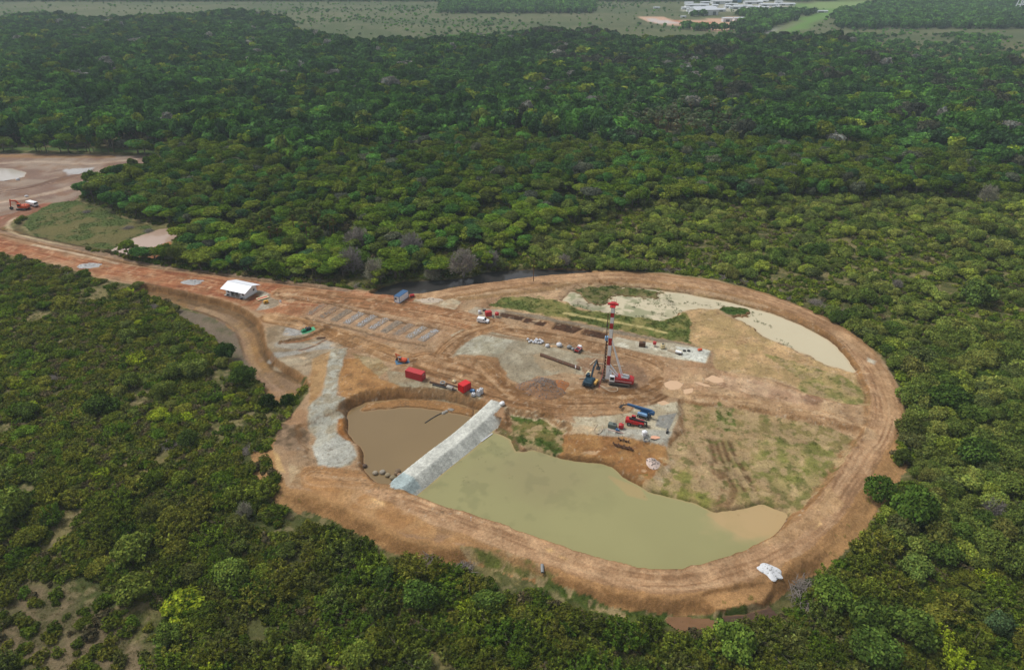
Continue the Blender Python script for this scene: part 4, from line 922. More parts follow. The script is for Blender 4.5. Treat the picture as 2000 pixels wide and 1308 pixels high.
def twigs(seed, n=2600):
    rs = np.random.RandomState(seed); d = rs.normal(size=(n, 3)); d[:, 2] = np.abs(d[:, 2]) * .9 + .1; d /= np.linalg.norm(d, axis=1)[:, None]; q = rs.uniform(.45, 1, n)[:, None]
    lump = 1 + .25 * np.sin(d[:, :1] * 6 + seed) * np.cos(d[:, 1:2] * 5); P = np.array([0, 0, .55]) + d * q * np.array([1, 1, 1.35]) * lump; s = rs.normal(size=(n, 3)); s = np.cross(d, s); s /= np.linalg.norm(s, axis=1)[:, None]
    D = d * .8 + rs.normal(scale=.45, size=(n, 3)); L = .17; w = .021; V = np.stack([P - s * w, P + s * w, P + D * L + s * w * .3, P + D * L - s * w * .3], 1); v = np.repeat(rs.uniform(.7, 1.3, n), 4)[:, None] * np.ones(3)
    return V.reshape(-1, 3), v
TWG = [np_mesh('twigs', *twigs(970 + i), None, [mLeaf]) for i in range(3)]
def bare(u, v, h, label, group=None, i=0, sx=1.0):
    p = on(u, v, -2); o = bpy.data.objects.new('bare_tree', BARE[i % 3]); col.objects.link(o); o.location = p; o.scale = (h / 2 * sx, h / 2 * sx, h / 2 * .9); o.rotation_euler = (0, 0, i * 1.9)
    w = bpy.data.objects.new('twigs', TWG[i % 3]); col.objects.link(w); w.parent = o; w.scale = (.78, .78, .95); w['tint'] = [float(q) for q in srgb([(150,142,134),(140,134,130),(148,146,124)][i % 3])]
    tag(o, label, 'bare tree', group)
for i, (u, v, h, lb) in enumerate([(905,548,14,'leafless grey tree with a wide fan of twigs at the creek edge'), (690,535,13,'rounded grey-twigged tree at the forest edge behind the junction'), (735,552,12,'greyish bare-crowned tree leaning over the left end of the creek'),
    (700,490,13,'leafless mauve-grey tree standing above the rounded grey one'), (805,505,13,'bare purplish tree with some leaves behind the middle of the creek'), (845,545,9,'small bare tree between the two larger grey ones on the creek bank'),
    (1100,522,7,'low bare tree on the far bank near the right end of the creek'), (960,525,9,'thin bare tree at the right bend of the creek'), (1925,400,12,'pale leafless crown standing out at the right edge of the forest'),
    (1345,225,14,'bleached dead tree poking out of the dark forest'), (1755,170,16,'bare white-stemmed tree in the grey crowns of the far right forest'), (1500,250,13,'grey dead tree in the middle of the right-hand forest'),
    (1750,565,5,'bare grey bush among green shrubs right of the marsh pond'), (1935,1010,6,'grey feathery leafless bush near the right edge'), (1475,310,11,'leafless tree right of the palm grove'), (870,345,10,'bare grey tree in the middle of the forest slope'),
    (1120,330,10,'grey thin-crowned tree in the central forest'), (480,1010,5,'pale spreading bare bush in the scrub left of the embankment')]):
    bare(u, v, h, lb, None, i)
def brush(u, v, s, label, group, i):
    p = on(u, v, -2); o = bpy.data.objects.new('brush_pile', BRUSH[i % 3]); col.objects.link(o); o.location = p + Vector((0, 0, .05)); o.scale = (s * rr.uniform(.9, 1.5), s, s * .8); o.rotation_euler = (0, 0, rr.uniform(0, 6))
    tag(o, label, 'brush pile', group)
for i, (u, v) in enumerate([(1262,526),(1300,529),(1322,533),(1390,541),(1418,548),(1450,552),(1476,556),(1528,572),(1545,583),(1590,592),(1615,604),(1640,612),(1690,640),(1735,662),(1752,690),(1776,712),(1790,745),(1806,790),(1812,850),(1796,880)]):
    brush(u + rr.uniform(-6, 6), v, rr.uniform(1.6, 3.8), 'grey heap of cleared branches along the outside of the top and right road', 'brush heaps outside the perimeter road', i)
for i, (u, v, lb) in enumerate([(1575,1185,'long grey heap of dead palm fronds beside the bottom right bushes'), (1560,1150,'upper grey branch heap by the bottom right road corner'), (1592,1225,'lower frond heap nearest the bottom edge on the right'), (1500,1280,'grey branch heap right of the round bush at the bottom edge')]):
    brush(u, v, 3.2, lb, None, i)
for i, (u, v) in enumerate([(380,505),(440,515),(500,528),(560,540),(620,548),(1140,535),(250,446),(290,452),(170,415),(700,560)]):
    brush(u, v, 2.4, 'tangle of grey twigs at the forest edge beside the access road or its meadow', 'twig tangles at the forest edge', i)
for i, (u, v) in enumerate([(700,1075),(840,1092),(905,1110),(480,880),(330,868),(100,740),(90,560),(130,540),(300,600)]):
    brush(u, v, 2.6, 'grey dead branches lying in the left or lower scrub', 'dead branches in the scrub', i)
brush(1088, 1068, 1.7, 'brown twig heap on the lake side of the bottom road', None, 1)

# stuff instancers (geometry nodes on one mesh of points each)
def instancer(name, rows, kind, label, tilt=0.0):
    a = np.concatenate(rows) if isinstance(rows, list) else rows; n = len(a)
    if n == 0: return
    pc = bpy.data.collections.new(name + '_forms')
    for i, (cm, wm, jm) in enumerate(PRO[kind]): o = bpy.data.objects.new('%s_form_%02d' % (kind, i), jm); pc.objects.link(o)
    hz = {'tree': 2.4, 'shrub': 1.25, 'wispy': 1.1}.get(kind)
    me = bpy.data.meshes.new(name); me.vertices.add(n); me.vertices.foreach_set('co', a[:, :3].astype(np.float32).ravel())
    at = me.attributes.new('pidx', 'INT', 'POINT'); at.data.foreach_set('value', a[:, 5].astype(np.int32))
    rot = np.zeros((n, 3)); rot[:, 2] = NR.rand(n) * 6.28; rot[:, :2] = NR.normal(scale=tilt, size=(n, 2)) if tilt else 0
    at = me.attributes.new('rot', 'FLOAT_VECTOR', 'POINT'); at.data.foreach_set('vector', rot.astype(np.float32).ravel())
    sz = a[:, 4] / hz if hz else a[:, 4]
    sc = np.stack([a[:, 3] * NR.uniform(.8, 1.25, n), a[:, 3] * NR.uniform(.8, 1.25, n), sz], 1); at = me.attributes.new('scl', 'FLOAT_VECTOR', 'POINT'); at.data.foreach_set('vector', sc.astype(np.float32).ravel())
    at = me.attributes.new('tint', 'FLOAT_COLOR', 'POINT'); at.data.foreach_set('color', np.concatenate([a[:, 6:9], np.ones((n, 1))], 1).astype(np.float32).ravel())
    o = bpy.data.objects.new(name, me); col.objects.link(o); tag(o, label, 'vegetation', None, 'stuff')
    g = bpy.data.node_groups.new(name, 'GeometryNodeTree'); g.interface.new_socket('Geometry', in_out='INPUT', socket_type='NodeSocketGeometry'); g.interface.new_socket('Geometry', in_out='OUTPUT', socket_type='NodeSocketGeometry')
    N = g.nodes; gi = N.new('NodeGroupInput'); go = N.new('NodeGroupOutput'); ci = N.new('GeometryNodeCollectionInfo'); ci.inputs[0].default_value = pc; ci.inputs[1].default_value = True; ci.inputs[2].default_value = True
    ii = N.new('GeometryNodeInstanceOnPoints'); ii.inputs['Pick Instance'].default_value = True
    def na(nm, dt): q = N.new('GeometryNodeInputNamedAttribute'); q.data_type = dt; q.inputs[0].default_value = nm; return q.outputs[0]
    er = N.new('FunctionNodeEulerToRotation'); g.links.new(na('rot', 'FLOAT_VECTOR'), er.inputs[0])
    g.links.new(gi.outputs[0], ii.inputs['Points']); g.links.new(ci.outputs[0], ii.inputs['Instance']); g.links.new(na('pidx', 'INT'), ii.inputs['Instance Index'])
    g.links.new(er.outputs[0], ii.inputs['Rotation']); g.links.new(na('scl', 'FLOAT_VECTOR'), ii.inputs['Scale']); g.links.new(ii.outputs[0], go.inputs[0])
    md = o.modifiers.new('scatter', 'NODES'); md.node_group = g
    return o
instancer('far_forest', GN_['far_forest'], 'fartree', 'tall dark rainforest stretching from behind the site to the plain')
instancer('woodland', restT, 'tree', 'mixed green woodland between the dirt road and the dark forest')
instancer('scrub', restS, 'shrub', 'smaller rounded shrubs filling the scrub around the site')
if len(restW): instancer('feathery_scrub', restW, 'wispy', 'smaller feathery bushes filling the scrub left of and below the site')
instancer('undergrowth', GN_['undergrowth'], 'clump', 'low leafy undergrowth and ferns between shrubs')
instancer('plain_bushes', GN_['plain_bushes'], 'farbush', 'scattered bushes and woods on the hazy plain at the top')

# grass tufts and marsh plants on the site
fi = np.nonzero(CL.reshape(-1) == 4)[0]; rs = np.random.RandomState(8)
fi = fi[rs.rand(len(fi)) < .2]; gx_, gy_ = X.reshape(-1)[fi], Y.reshape(-1)[fi]; cc = C.reshape(-1, 3)[fi]
green = cc[:, 1] > cc[:, 0] * 1.02; k = (rs.rand(len(fi)) < np.where(green, .9, .25)) & (gy_ < 430)
x, y, c3, gr = gx_[k] + rs.uniform(-.3, .3, k.sum()), gy_[k] + rs.uniform(-.3, .3, k.sum()), cc[k], green[k]; n = len(x)
s = rs.uniform(.35, .8, n) * np.where(gr, 1.15, .7)
instancer('grass', np.concatenate([np.stack([x, y, veg_at(x, y)[1] - .03, s, s * .8, rs.randint(3, size=n)], 1), c3 * rs.uniform(.8, 1.5, (n, 1))], 1), 'tuft', 'grass and weeds growing on the meadows and marsh edges', .1)
w_, sM = sdf(wp(MARSH, -1.3), 1); m = (sM < -1) & (X[w_] < W(1345, 600)[0] + 30) & (fbm(X[w_], Y[w_], 4, 4, 120) > .54); xx, yy = X[w_][m], Y[w_][m]
k = rs.rand(len(xx)) < .16; xx, yy = xx[k], yy[k]; n = len(xx); s = rs.uniform(.35, .95, n)
w2, sL = sdf(wp(LAKE, -2.2), 1); m2 = (sL < -.4) & (sL > -9) & (X[w2] > W(900, 900)[0]) & (X[w2] < W(1080, 900)[0]) & (Y[w2] > W(1000, 935)[1]) & (fbm(X[w2], Y[w2], 3, 3, 121) > .6)
x2, y2 = X[w2][m2], Y[w2][m2]; k2 = rs.rand(len(x2)) < .08; x2, y2 = x2[k2], y2[k2]; n2_ = len(x2)
rows = np.concatenate([np.concatenate([np.stack([xx, yy, np.full(n, -1.35), s, s * .7, rs.randint(3, size=n)], 1), np.tile(srgb((78, 98, 48)), (n, 1))], 1),
                       np.concatenate([np.stack([x2, y2, np.full(n2_, -2.25), np.full(n2_, .4), np.full(n2_, .22), rs.randint(3, size=n2_)], 1), np.tile(srgb((84, 92, 50)), (n2_, 1))], 1)])
x, y, u, v, rs = scat(-330, 400, 74, 370, .95, 9); vg = veg_at(x, y)[0]
k = (vg > .5) & (u > -100) & (u < 2100) & (fbm(x, y, 9, 3, 130) > .42) & (rs.rand(len(x)) < np.where(y < 250, .75, .45)); x, y = x[k], y[k]; n = len(x); s = rs.uniform(.45, .95, n)
dg = np.array([srgb((128, 124, 76)), srgb((104, 112, 58)), srgb((146, 134, 92)), srgb((88, 104, 46))])[rs.randint(4, size=n)] * 1.25
instancer('dry_grass', np.concatenate([np.stack([x, y, veg_at(x, y)[1] - .05, s, s * .8, rs.randint(3, size=n)], 1), dg], 1), 'tuft', 'dry and green grass in the clearings between the shrubs', .15)
instancer('reeds', rows, 'tuft', 'reeds standing in the shallow marsh and lake water', .1)
# weeds along the slopes and verges
wv = (SITE > 1.5) & (SITE < 5.5) & (X > -60); fi = np.nonzero(wv.reshape(-1))[0]; fi = fi[rs.rand(len(fi)) < .05]
x, y = X.reshape(-1)[fi], Y.reshape(-1)[fi]; k = fbm(x, y, 6, 3, 122) > .5; x, y = x[k], y[k]; n = len(x); s = rs.uniform(.4, .9, n)
instancer('verge_weeds', np.concatenate([np.stack([x, y, veg_at(x, y)[1] - .05, s, s * .8, rs.randint(3, size=n)], 1), pick('light', rs, n)], 1), 'tuft', 'weeds on the outer verge and slopes of the perimeter road', .15)
# ------------------------------------------------------------------ buildings, machines and site gear
cRed, cBlue, cWhite = paint('red_paint', (178, 34, 36), .5), paint('blue_paint', (40, 86, 128), .5), paint('white_paint', (236, 238, 240), .45, var=.06)
cDark, cTrack, cGlass = paint('dark_steel', (44, 44, 46), .6), paint('track_steel', (96, 88, 78), .75, var=.3), paint('tinted_glass', (30, 38, 44), .08, var=.02)
cRust, cYel, cOra = paint('rusty_steel', (92, 62, 42), .8, var=.35), paint('yellow_paint', (214, 158, 40), .5), paint('orange_paint', (206, 84, 40), .5)
cTeal, cCream, cGrey = paint('dark_teal_paint', (24, 58, 74), .45), paint('cream_paint', (212, 196, 150), .5), paint('grey_paint', (136, 138, 138), .6)
cBag, cTyre, cConc = paint('woven_bag', (206, 208, 212), .8, var=.12, scale=5), paint('tyre_rubber', (52, 50, 48), .85), paint('concrete', (168, 162, 152), .9, var=.2)
cWood, cPink, cTarp = paint('timber', (182, 164, 138), .85, var=.2), paint('faded_red', (176, 58, 62), .6), paint('blue_tarp', (66, 104, 132), .6)
cGreen, cMint = paint('green_paint', (22, 128, 88), .45), paint('mint_tarp', (72, 160, 112), .7)
cStone, cRoofW, cSky = paint('stone', (150, 146, 138), .9, var=.35, scale=8), paint('white_sheet_roof', (240, 243, 248), .4, var=.05), paint('pale_blue_cover', (128, 168, 206), .45)

# white site building with open veranda
p0 = on(442, 575); L_, D_ = 9.6, 6.5; rz = math.radians(-22.5)
t = thing('site_building', 'white single-storey building with gable roof and open veranda beside the red dirt road', 'building', (p0.x, p0.y, 0), rz)
w = MB(); w.box((.12, D_/2, 1.45), (.16, D_, 2.9)).box((L_-.12, D_/2, 1.45), (.16, D_, 2.9)).box((L_/2, D_-.1, 1.45), (L_-.4, .16, 2.9)).box((1.35, 1.6, 1.45), (2.28, .16, 2.9)).box((L_-1.4, .1, 1.45), (2.38, .16, 2.9)).box((L_/2, 3.0, 1.45), (L_-.4, .14, 2.9))
w.prism([(.3, 2.9), (D_-.3, 2.9), (D_/2, 3.95)], 0, 0.001); w.v = [(x, y, z) for x, y, z in w.v]
w = MB(); w.box((.12, D_/2, 1.45), (.16, D_, 2.9)).box((L_-.12, D_/2, 1.45), (.16, D_, 2.9)).box((L_/2, D_-.1, 1.45), (L_-.4, .16, 2.9)).box((1.35, .1, 1.45), (2.28, .16, 2.9)).box((L_-1.4, .1, 1.45), (2.38, .16, 2.9)).box((L_/2, 2.2, 1.45), (L_-.4, .14, 2.9)); w.build('wall', cWhite, t)
for x in (.12, L_-.12):
    g = MB(); g.add([(x-.07, .15, 2.9), (x-.07, D_-.15, 2.9), (x-.07, D_/2, 3.9), (x+.07, .15, 2.9), (x+.07, D_-.15, 2.9), (x+.07, D_/2, 3.9)], [(0,2,1),(3,4,5),(0,1,4,3),(1,2,5,4),(2,0,3,5)]); g.build('gable', cWhite, t)
MB().box((L_/2, D_/2-.3, .06), (L_+.6, D_+1.4, .12)).build('floor_slab', cConc, t)
r = MB(); ov = 1.25
for sgn in (-1, 1):
    y0, y1 = (D_/2 - sgn*.10, D_/2 + sgn*(D_/2 + 1.2)); z0, z1 = 4.15 + (0.12 if sgn > 0 else 0), 2.75
    r.add([(-ov, y0, z0), (L_+ov, y0, z0), (L_+ov, y1, z1), (-ov, y1, z1), (-ov, y0, z0+.09), (L_+ov, y0, z0+.09), (L_+ov, y1, z1+.09), (-ov, y1, z1+.09)], [(3,2,1,0),(4,5,6,7),(0,1,5,4),(1,2,6,5),(2,3,7,6),(3,0,4,7)])
rf = r.build('roof', cRoofW, t); MB().box((L_/2, D_/2+.12, 4.16), (L_+2*ov-.1, .12, .1)).build('ridge_gap', cDark, rf)
for x in (2.6, 5.0, 7.0): MB().tube((x, -.45, .1), (x, -.45, 2.8), .07, n=6).build('post', cWhite, t)
for x, y in ((1.4, .0), (8.6, .0)):
    f = MB().box((x, y-.01, 1.6), (.95, .06, .95)).build('window', cGrey, t); MB().box((x, y-.045, 1.6), (.75, .03, .75)).build('pane', cGlass, f)
d = MB().box((3.6, 2.1, 1.1), (.95, .06, 2.05)).build('door', cTeal, t); MB().tube((3.95, 2.04, 1.1), (3.95, 2.0, 1.1), .04, n=6).build('handle', cGrey, d)
MB().box((6.3, 2.1, 1.1), (.95, .06, 2.05)).build('door', cGrey, t)
f = MB().box((L_+.0, 4.9, 1.7), (.08, .9, .8)).build('window', cGrey, t); MB().box((L_+.05, 4.9, 1.7), (.03, .7, .6)).build('pane', cGlass, f)
# yellow generator, red striped gate panel, dark water tank by the building
p = on(520, 592); t = thing('generator', 'small yellow generator on a concrete pad near the white building', 'generator', p, .6)
MB().box((0,0,.7), (1.7,1.0,.95), bev=.12).build('housing', cYel, t); MB().box((0,0,.12), (1.8,1.1,.18)).build('skid', cDark, t); MB().tube((.5,.2,1.1), (.5,.2,1.5), .06).build('exhaust', cDark, t); MB().box((-.3,-.52,.75), (.6,.04,.5)).build('vent', cDark, t)
p = on(513, 583); t = thing('striped_panel', 'cream panel with a wide red stripe lying between building and generator', 'panel', p + Vector((0,0,.35)), math.radians(40))
MB().box((0,0,0), (4.4,2.3,.1)).build('board', cCream, t); MB().box((0,0,.055), (4.1,1.0,.02)).build('stripe', cPink, t)
for x in (-1.8, 1.8):
    for y in (-.9, .9): MB().box((x,y,-.2), (.14,.14,.32)).build('leg', cWood, t)
p = on(548, 590); t = thing('water_barrel', 'small white barrel at the edge of the concrete apron by the building', 'barrel', p); MB().tube((0,0,0), (0,0,.8), .35, n=12).build('drum', cWhite, t); MB().tube((0,0,.8), (0,0,.86), .37, n=12).build('lid', cGrey, t)
for u, v, lb in ((445, 577, 'dark crate under the left veranda corner of the white building'), (472, 584, 'dark crate at the front right veranda corner of the white building')):
    p = on(u, v); t = thing('crate', lb, 'crate', p, .3); MB().box((0,0,.3), (.8,.6,.55), top=.96).build('body', cDark, t); MB().box((0,0,.6), (.86,.66,.05)).build('lid', cGrey, t)
# concrete apron for the building (lies on the ground)

def container(u, v, rz, L, Wd, Hh, mat, label, name='shipping_container'):
    p = on(u, v); t = thing(name, label, 'container', p, rz); b = MB()
    b.box((L/2, Wd/2, Hh/2 + .08), (L-.16, Wd-.16, Hh-.16))
    n = int(L / .28)
    for i in range(n):
        x = .14 + (L-.28) * (i + .5) / n
        if i % 2 == 0:
            b.box((x, .05, Hh/2+.05), ((L-.28)/n, .06, Hh-.34)); b.box((x, Wd-.05, Hh/2+.05), ((L-.28)/n, .06, Hh-.34)); b.box((x, Wd/2, Hh-.02), ((L-.28)/n, Wd-.3, .05))
    b.build('body', mat, t); fr = MB()
    for x in (.08, L-.08):
        for y in (.08, Wd-.08): fr.box((x, y, Hh/2), (.17, .17, Hh))
    for y in (.08, Wd-.08):
        for z in (.1, Hh-.06): fr.box((L/2, y, z), (L-.34, .15, .15))
    for x in (.08, L-.08):
        for z in (.1, Hh-.06): fr.box((x, Wd/2, z), (.15, Wd-.34, .15))
    fr.build('frame', mat, t)
    for k in (0, 1):
        d = MB().box((L+.02, Wd*(.27+.46*k), Hh/2), (.06, Wd*.44, Hh-.34)).build('door', mat, t)
        for q in (-.12, .12): MB().tube((L+.08, Wd*(.27+.46*k)+q*Wd, .2), (L+.08, Wd*(.27+.46*k)+q*Wd, Hh-.2), .025, n=5).build('lock_rod', cGrey, d)
    return t
cC1 = paint('faded_container_red', (182, 42, 46), .6, var=.22); cC2 = paint('fresh_container_red', (206, 10, 18), .45, var=.06)
container(792, 736.5, math.radians(-26), 6.06, 2.44, 2.59, cC1, 'long red shipping container with a faded roof left of the smaller box')
MB().box((6.14, 1.2, 2.15), (.02, .9, .14)).build('marking_strip', cWhite, [o for o in bpy.data.objects if o.name.startswith('shipping_container')][-1])
container(894.5, 762, math.radians(-44), 2.44, 3.3, 2.5, cC2, 'short bright red storage box above the brown pond bank', 'storage_container')
# portable cabin
p = on(770.5, 590); rzp = math.radians(-27); t = thing('portable_cabin', 'white portable cabin with blue roof and trim beside the top road junction', 'cabin', p, rzp)
MB().box((1.22, 3.0, 1.35), (2.36, 5.9, 2.5)).build('wall', cWhite, t); MB().box((1.22, 3.0, 2.68), (2.5, 6.1, .16)).build('roof', cBlue, t); MB().box((1.22, 3.0, .07), (2.46, 6.06, .14)).build('base_frame', cBlue, t)
for x, y in ((.03, .03), (2.41, .03), (2.41, 5.97), (.03, 5.97)): MB().box((x, y, 1.35), (.12, .12, 2.5)).build('corner_post', cBlue, t)
f = MB().box((.75, .03, 1.65), (.8, .06, .8)).build('window', cDark, t); MB().box((.75, -.01, 1.65), (.6, .03, .6)).build('pane', cGlass, f); MB().box((1.75, .03, 1.9), (.5, .05, .2)).build('vent', cGrey, t)
d = MB().box((2.42, 4.6, 1.2), (.05, .9, 2.0)).build('door', cWhite, t); MB().box((2.46, 4.25, 1.2), (.04, .08, .12)).build('handle', cDark, d)

def wheel(t, x, y, r, w, rim, name='wheel'):
    wh = MB().tube((x, y - w/2, r), (x, y + w/2, r), r, n=14).build(name, cTyre, t); MB().tube((x, y - w/2 - .02, r), (x, y + w/2 + .02, r), r * .55, n=10).build('rim', rim, wh); return wh
# red compressor trailer by the cabin
p = on(805, 580); t = thing('compressor_trailer', 'small red compressor on wheels right of the white cabin', 'compressor', p, .4)
MB().box((0,0,.75), (1.7,1.0,.8), bev=.12).build('hood', cRed, t); MB().box((0,0,.32), (1.5,.8,.1)).build('chassis', cDark, t); MB().tube((.8,0,.4), (1.7,0,.35), .05).build('drawbar', cDark, t)
for s in (-1, 1): wheel(t, -.1, s*.55, .3, .18, cGrey)
# white van
p = on(943.5, 629); t = thing('white_van', 'small white panel van parked on the dirt by the red tanks', 'van', p, math.radians(-14))
prof = [(-2.1,.35),(2.15,.35),(2.2,.8),(1.95,.98),(1.25,1.12),(.55,1.75),(-1.95,1.85),(-2.12,1.6)]
MB().prism(prof, -.86, .86).build('body', cWhite, t)
MB().add([(1.22,-.72,1.16),(1.22,.72,1.16),(.6,.68,1.72),(.6,-.68,1.72)], [(0,1,2,3),(3,2,1,0)]).build('windscreen', cGlass, t).location = (.03, 0, .03)
for s in (-1, 1): MB().add([(1.05,0,1.18),(.2,0,1.18),(.25,0,1.62),(.55,0,1.62)], [(0,1,2,3),(3,2,1,0)]).build('side_window', cGlass, t).location = (0, s*.875, 0)
for x in (-1.35, 1.35):
    for s in (-1, 1): wheel(t, x, s*.78, .33, .2, cGrey)
for s in (-1, 1): MB().box((2.18, s*.6, .72), (.06, .3, .16)).build('headlight', cGlass, t)
MB().box((2.2, 0, .45), (.12, 1.6, .2)).build('bumper', cDark, t)
# tanks and pumps north of the van
def tank(u, v, r, h, mat, label, stand=0.0, cat='tank', name='tank', group=None):
    p = on(u, v); t = thing(name, label, cat, p, .5, group)
    MB().tube((0,0,stand), (0,0,stand+h*.85), r, n=14).build('drum', mat, t, smooth=False); MB().tube((0,0,stand+h*.85), (0,0,stand+h), r, r*.5, n=14).build('dome', mat, t)
    if stand:
        for a in range(4): MB().tube((r*.8*math.cos(a*1.57+.8), r*.8*math.sin(a*1.57+.8), -.1), (r*.7*math.cos(a*1.57+.8), r*.7*math.sin(a*1.57+.8), stand+.1), .06, n=5).build('leg', cDark, t)
    MB().tube((r*.4,0,stand+h-.05), (r*.4,0,stand+h+.15), .12, n=8).build('hatch', cGrey, t); return t
def boxunit(u, v, d, mat, label, cat, name, rz=.3, extra=None, bev=.08):
    p = on(u, v); t = thing(name, label, cat, p, rz); MB().box((0,0,d[2]/2+.1), d, bev=bev).build('housing', mat, t); MB().box((0,0,.05), (d[0]*.96,d[1]*.9,.12)).build('skid', cDark, t)
    MB().box((d[0]*.2,0,d[2]+.13), (d[0]*.3,d[1]*.5,.08)).build('cover', extra or cGrey, t); return t
boxunit(954, 616, (2.3,1.7,1.7), cRed, 'large red pump unit directly behind the white van', 'pump', 'pump_unit', .3, cPink)
tank(970.5, 619, .75, 1.1, cRed, 'red hopper on legs right of the white van', .9, 'hopper', 'hopper')
boxunit(937, 612, (1.1,1.0,1.1), cBag, 'white bag of material behind the rear of the van', 'bag', 'bulk_bag', .2); boxunit(946, 607, (1.2,.8,.5), cDark, 'dark pallet of gear behind the van', 'pallet', 'gear_pallet')
tank(963, 620, .3, 1.0, cGrey, 'grey cylinder between the red pump and red hopper', 0)
# green pump set on a mint tarp
p = on(598, 646); t = thing('tarp', 'mint green tarp spread under the green pump set', 'tarp', p + Vector((.6,.2,.03)), .7)
MB().add([(-2.6,-1.3,0),(-.4,-1.7,.02),(2.4,-1.2,0),(2.8,1.2,.03),(0,1.5,.02),(-2.4,1.2,0),(-2.6,-1.3,.06),(-.4,-1.7,.08),(2.4,-1.2,.06),(2.8,1.2,.09),(0,1.5,.08),(-2.4,1.2,.06)], [(5,4,3,2,1,0),(6,7,8,9,10,11)]+[(i,(i+1)%6,6+(i+1)%6,6+i) for i in range(6)]).build('sheet', cMint, t)
t = thing('pump_set', 'green and black pump set with coiled hose on the mint tarp', 'pump', p + Vector((0,0,.1)), .7)
MB().box((-.9,-.2,.5), (1.6,1.2,.9), bev=.2).build('engine_housing', cGreen, t); MB().tube((.4,-.6,.6), (.4,.6,.6), .6, n=12).build('hose_drum', cDark, t); MB().tube((1.4,-.5,.5), (1.4,.5,.5), .5, n=12).build('hose_drum', cDark, t); MB().box((0,0,.08), (3.6,1.3,.12)).build('skid', cDark, t); MB().tube((-.9,0,.9), (-.9,0,1.4), .1).build('exhaust', cDark, t)
p = on(565, 662); t = thing('timber_pole', 'pale pole lying left of the green pump set', 'pole', p + Vector((0,0,.12)), math.radians(36)); MB().tube((-2.4,0,0), (2.4,0,0), .12, n=7).build('shaft', cWood, t)
p = on(627, 661); t = thing('steel_beams', 'dark steel beams lying in the cut south of the green pump set', 'beam', p + Vector((0,0,.15)), math.radians(8)); MB().box((0,0,0), (3.0,.3,.25)).box((.1,.5,0), (2.8,.25,.25)).build('beam', cRust, t)

def excavator(t, mat, body2, s=1.0, yaw=0.0, pose='work'):
    L, gw = 4.2*s, 1.35*s
    for sg in (-1, 1):
        prof = [(-L/2,.35*s),(-L/2+.25*s,.05*s),(L/2-.25*s,.05*s),(L/2,.35*s),(L/2-.2*s,.78*s),(-L/2+.2*s,.78*s)]
        tr = MB().prism(prof, sg*gw-.28*s, sg*gw+.28*s).build('track', cTrack, t); MB().prism([(x*.8, z*.75+.1*s) for x, z in prof], sg*gw-.3*s, sg*gw+.3*s).build('roller_frame', cDark, tr)
    MB().box((0,0,.6*s), (2.0*s,2.2*s,.4*s)).build('undercarriage', cDark, t)
    R_ = Matrix.Rotation(yaw, 4, 'Z')
    def B(name, mb, m, par=t):
        mb.v = [tuple(R_ @ Vector(v)) for v in mb.v]; return mb.build(name, m, par)
    B('upper_body', MB().box((-.75*s,0,1.45*s), (3.0*s,2.6*s,1.05*s), bev=.15*s), mat); B('counterweight', MB().box((-2.25*s,0,1.4*s), (.6*s,2.5*s,1.1*s), bev=.2*s), body2)
    c = B('cab', MB().box((.6*s,.85*s,1.9*s), (1.5*s,.9*s,1.75*s), top=.88), mat); B('window', MB().box((1.32*s,.85*s,2.0*s), (.06*s,.7*s,1.1*s), ry=-.08), cGlass, c); B('window', MB().box((.6*s,1.29*s,2.1*s), (1.1*s,.06*s,.9*s)), cGlass, c)
    B('engine_cover', MB().box((-1.2*s,-.2*s,2.05*s), (1.5*s,1.6*s,.2*s), bev=.06*s), body2); B('exhaust', MB().tube((-1.6*s,.7*s,2*s), (-1.6*s,.7*s,2.6*s), .08*s), cDark)
    if pose == 'work': P_ = [(.5,1.5),(2.2,4.2),(4.6,4.9),(6.6,1.8)]
    elif pose == 'fold': P_ = [(.5,1.5),(1.6,3.3),(3.6,3.8),(3.4,1.3)]
    else: P_ = [(.5,1.5),(2.0,3.7),(4.3,3.8),(5.0,1.0)]
    A = [Vector((x*s, -.1*s, z*s)) for x, z in P_]
    bm_ = MB(); 
    for a, b, w0, w1 in ((A[0], A[1], .55, .62), (A[1], A[2], .62, .42)):
        d = (b - a).normalized(); n = Vector((-d.z, 0, d.x)); yy = Vector((0, .2*s, 0)); bm_.add([a-n*w0*s/2-yy, b-n*w1*s/2-yy, b+n*w1*s/2-yy, a+n*w0*s/2-yy, a-n*w0*s/2+yy, b-n*w1*s/2+yy, b+n*w1*s/2+yy, a+n*w0*s/2+yy], [(3,2,1,0),(4,5,6,7),(0,1,5,4),(1,2,6,5),(2,3,7,6),(3,0,4,7)])
    B('boom', bm_, mat); B('hydraulic_ram', MB().tube(A[0]+Vector((.6*s,.3*s,-.2*s)), A[1]+Vector((.3*s,.3*s,-.3*s)), .09*s), cGrey)
    d = (A[3]-A[2]).normalized(); n = Vector((-d.z, 0, d.x)); yy = Vector((0, .16*s, 0)); a, b = A[2]-d*.5*s, A[3]
    B('arm', MB().add([a-n*.25*s-yy, b-n*.13*s-yy, b+n*.13*s-yy, a+n*.25*s-yy, a-n*.25*s+yy, b-n*.13*s+yy, b+n*.13*s+yy, a+n*.25*s+yy], [(3,2,1,0),(4,5,6,7),(0,1,5,4),(1,2,6,5),(2,3,7,6),(3,0,4,7)]), cDark if pose == 'work' else mat)
    e = A[3]; bk = MB().prism([(e.x/1-.15*s, e.z+.15*s), (e.x+.45*s, e.z-.1*s), (e.x+.35*s, e.z-.75*s), (e.x-.25*s, e.z-1.0*s), (e.x-.75*s, e.z-.6*s)], -.6*s, .45*s); B('bucket', bk, cDark)
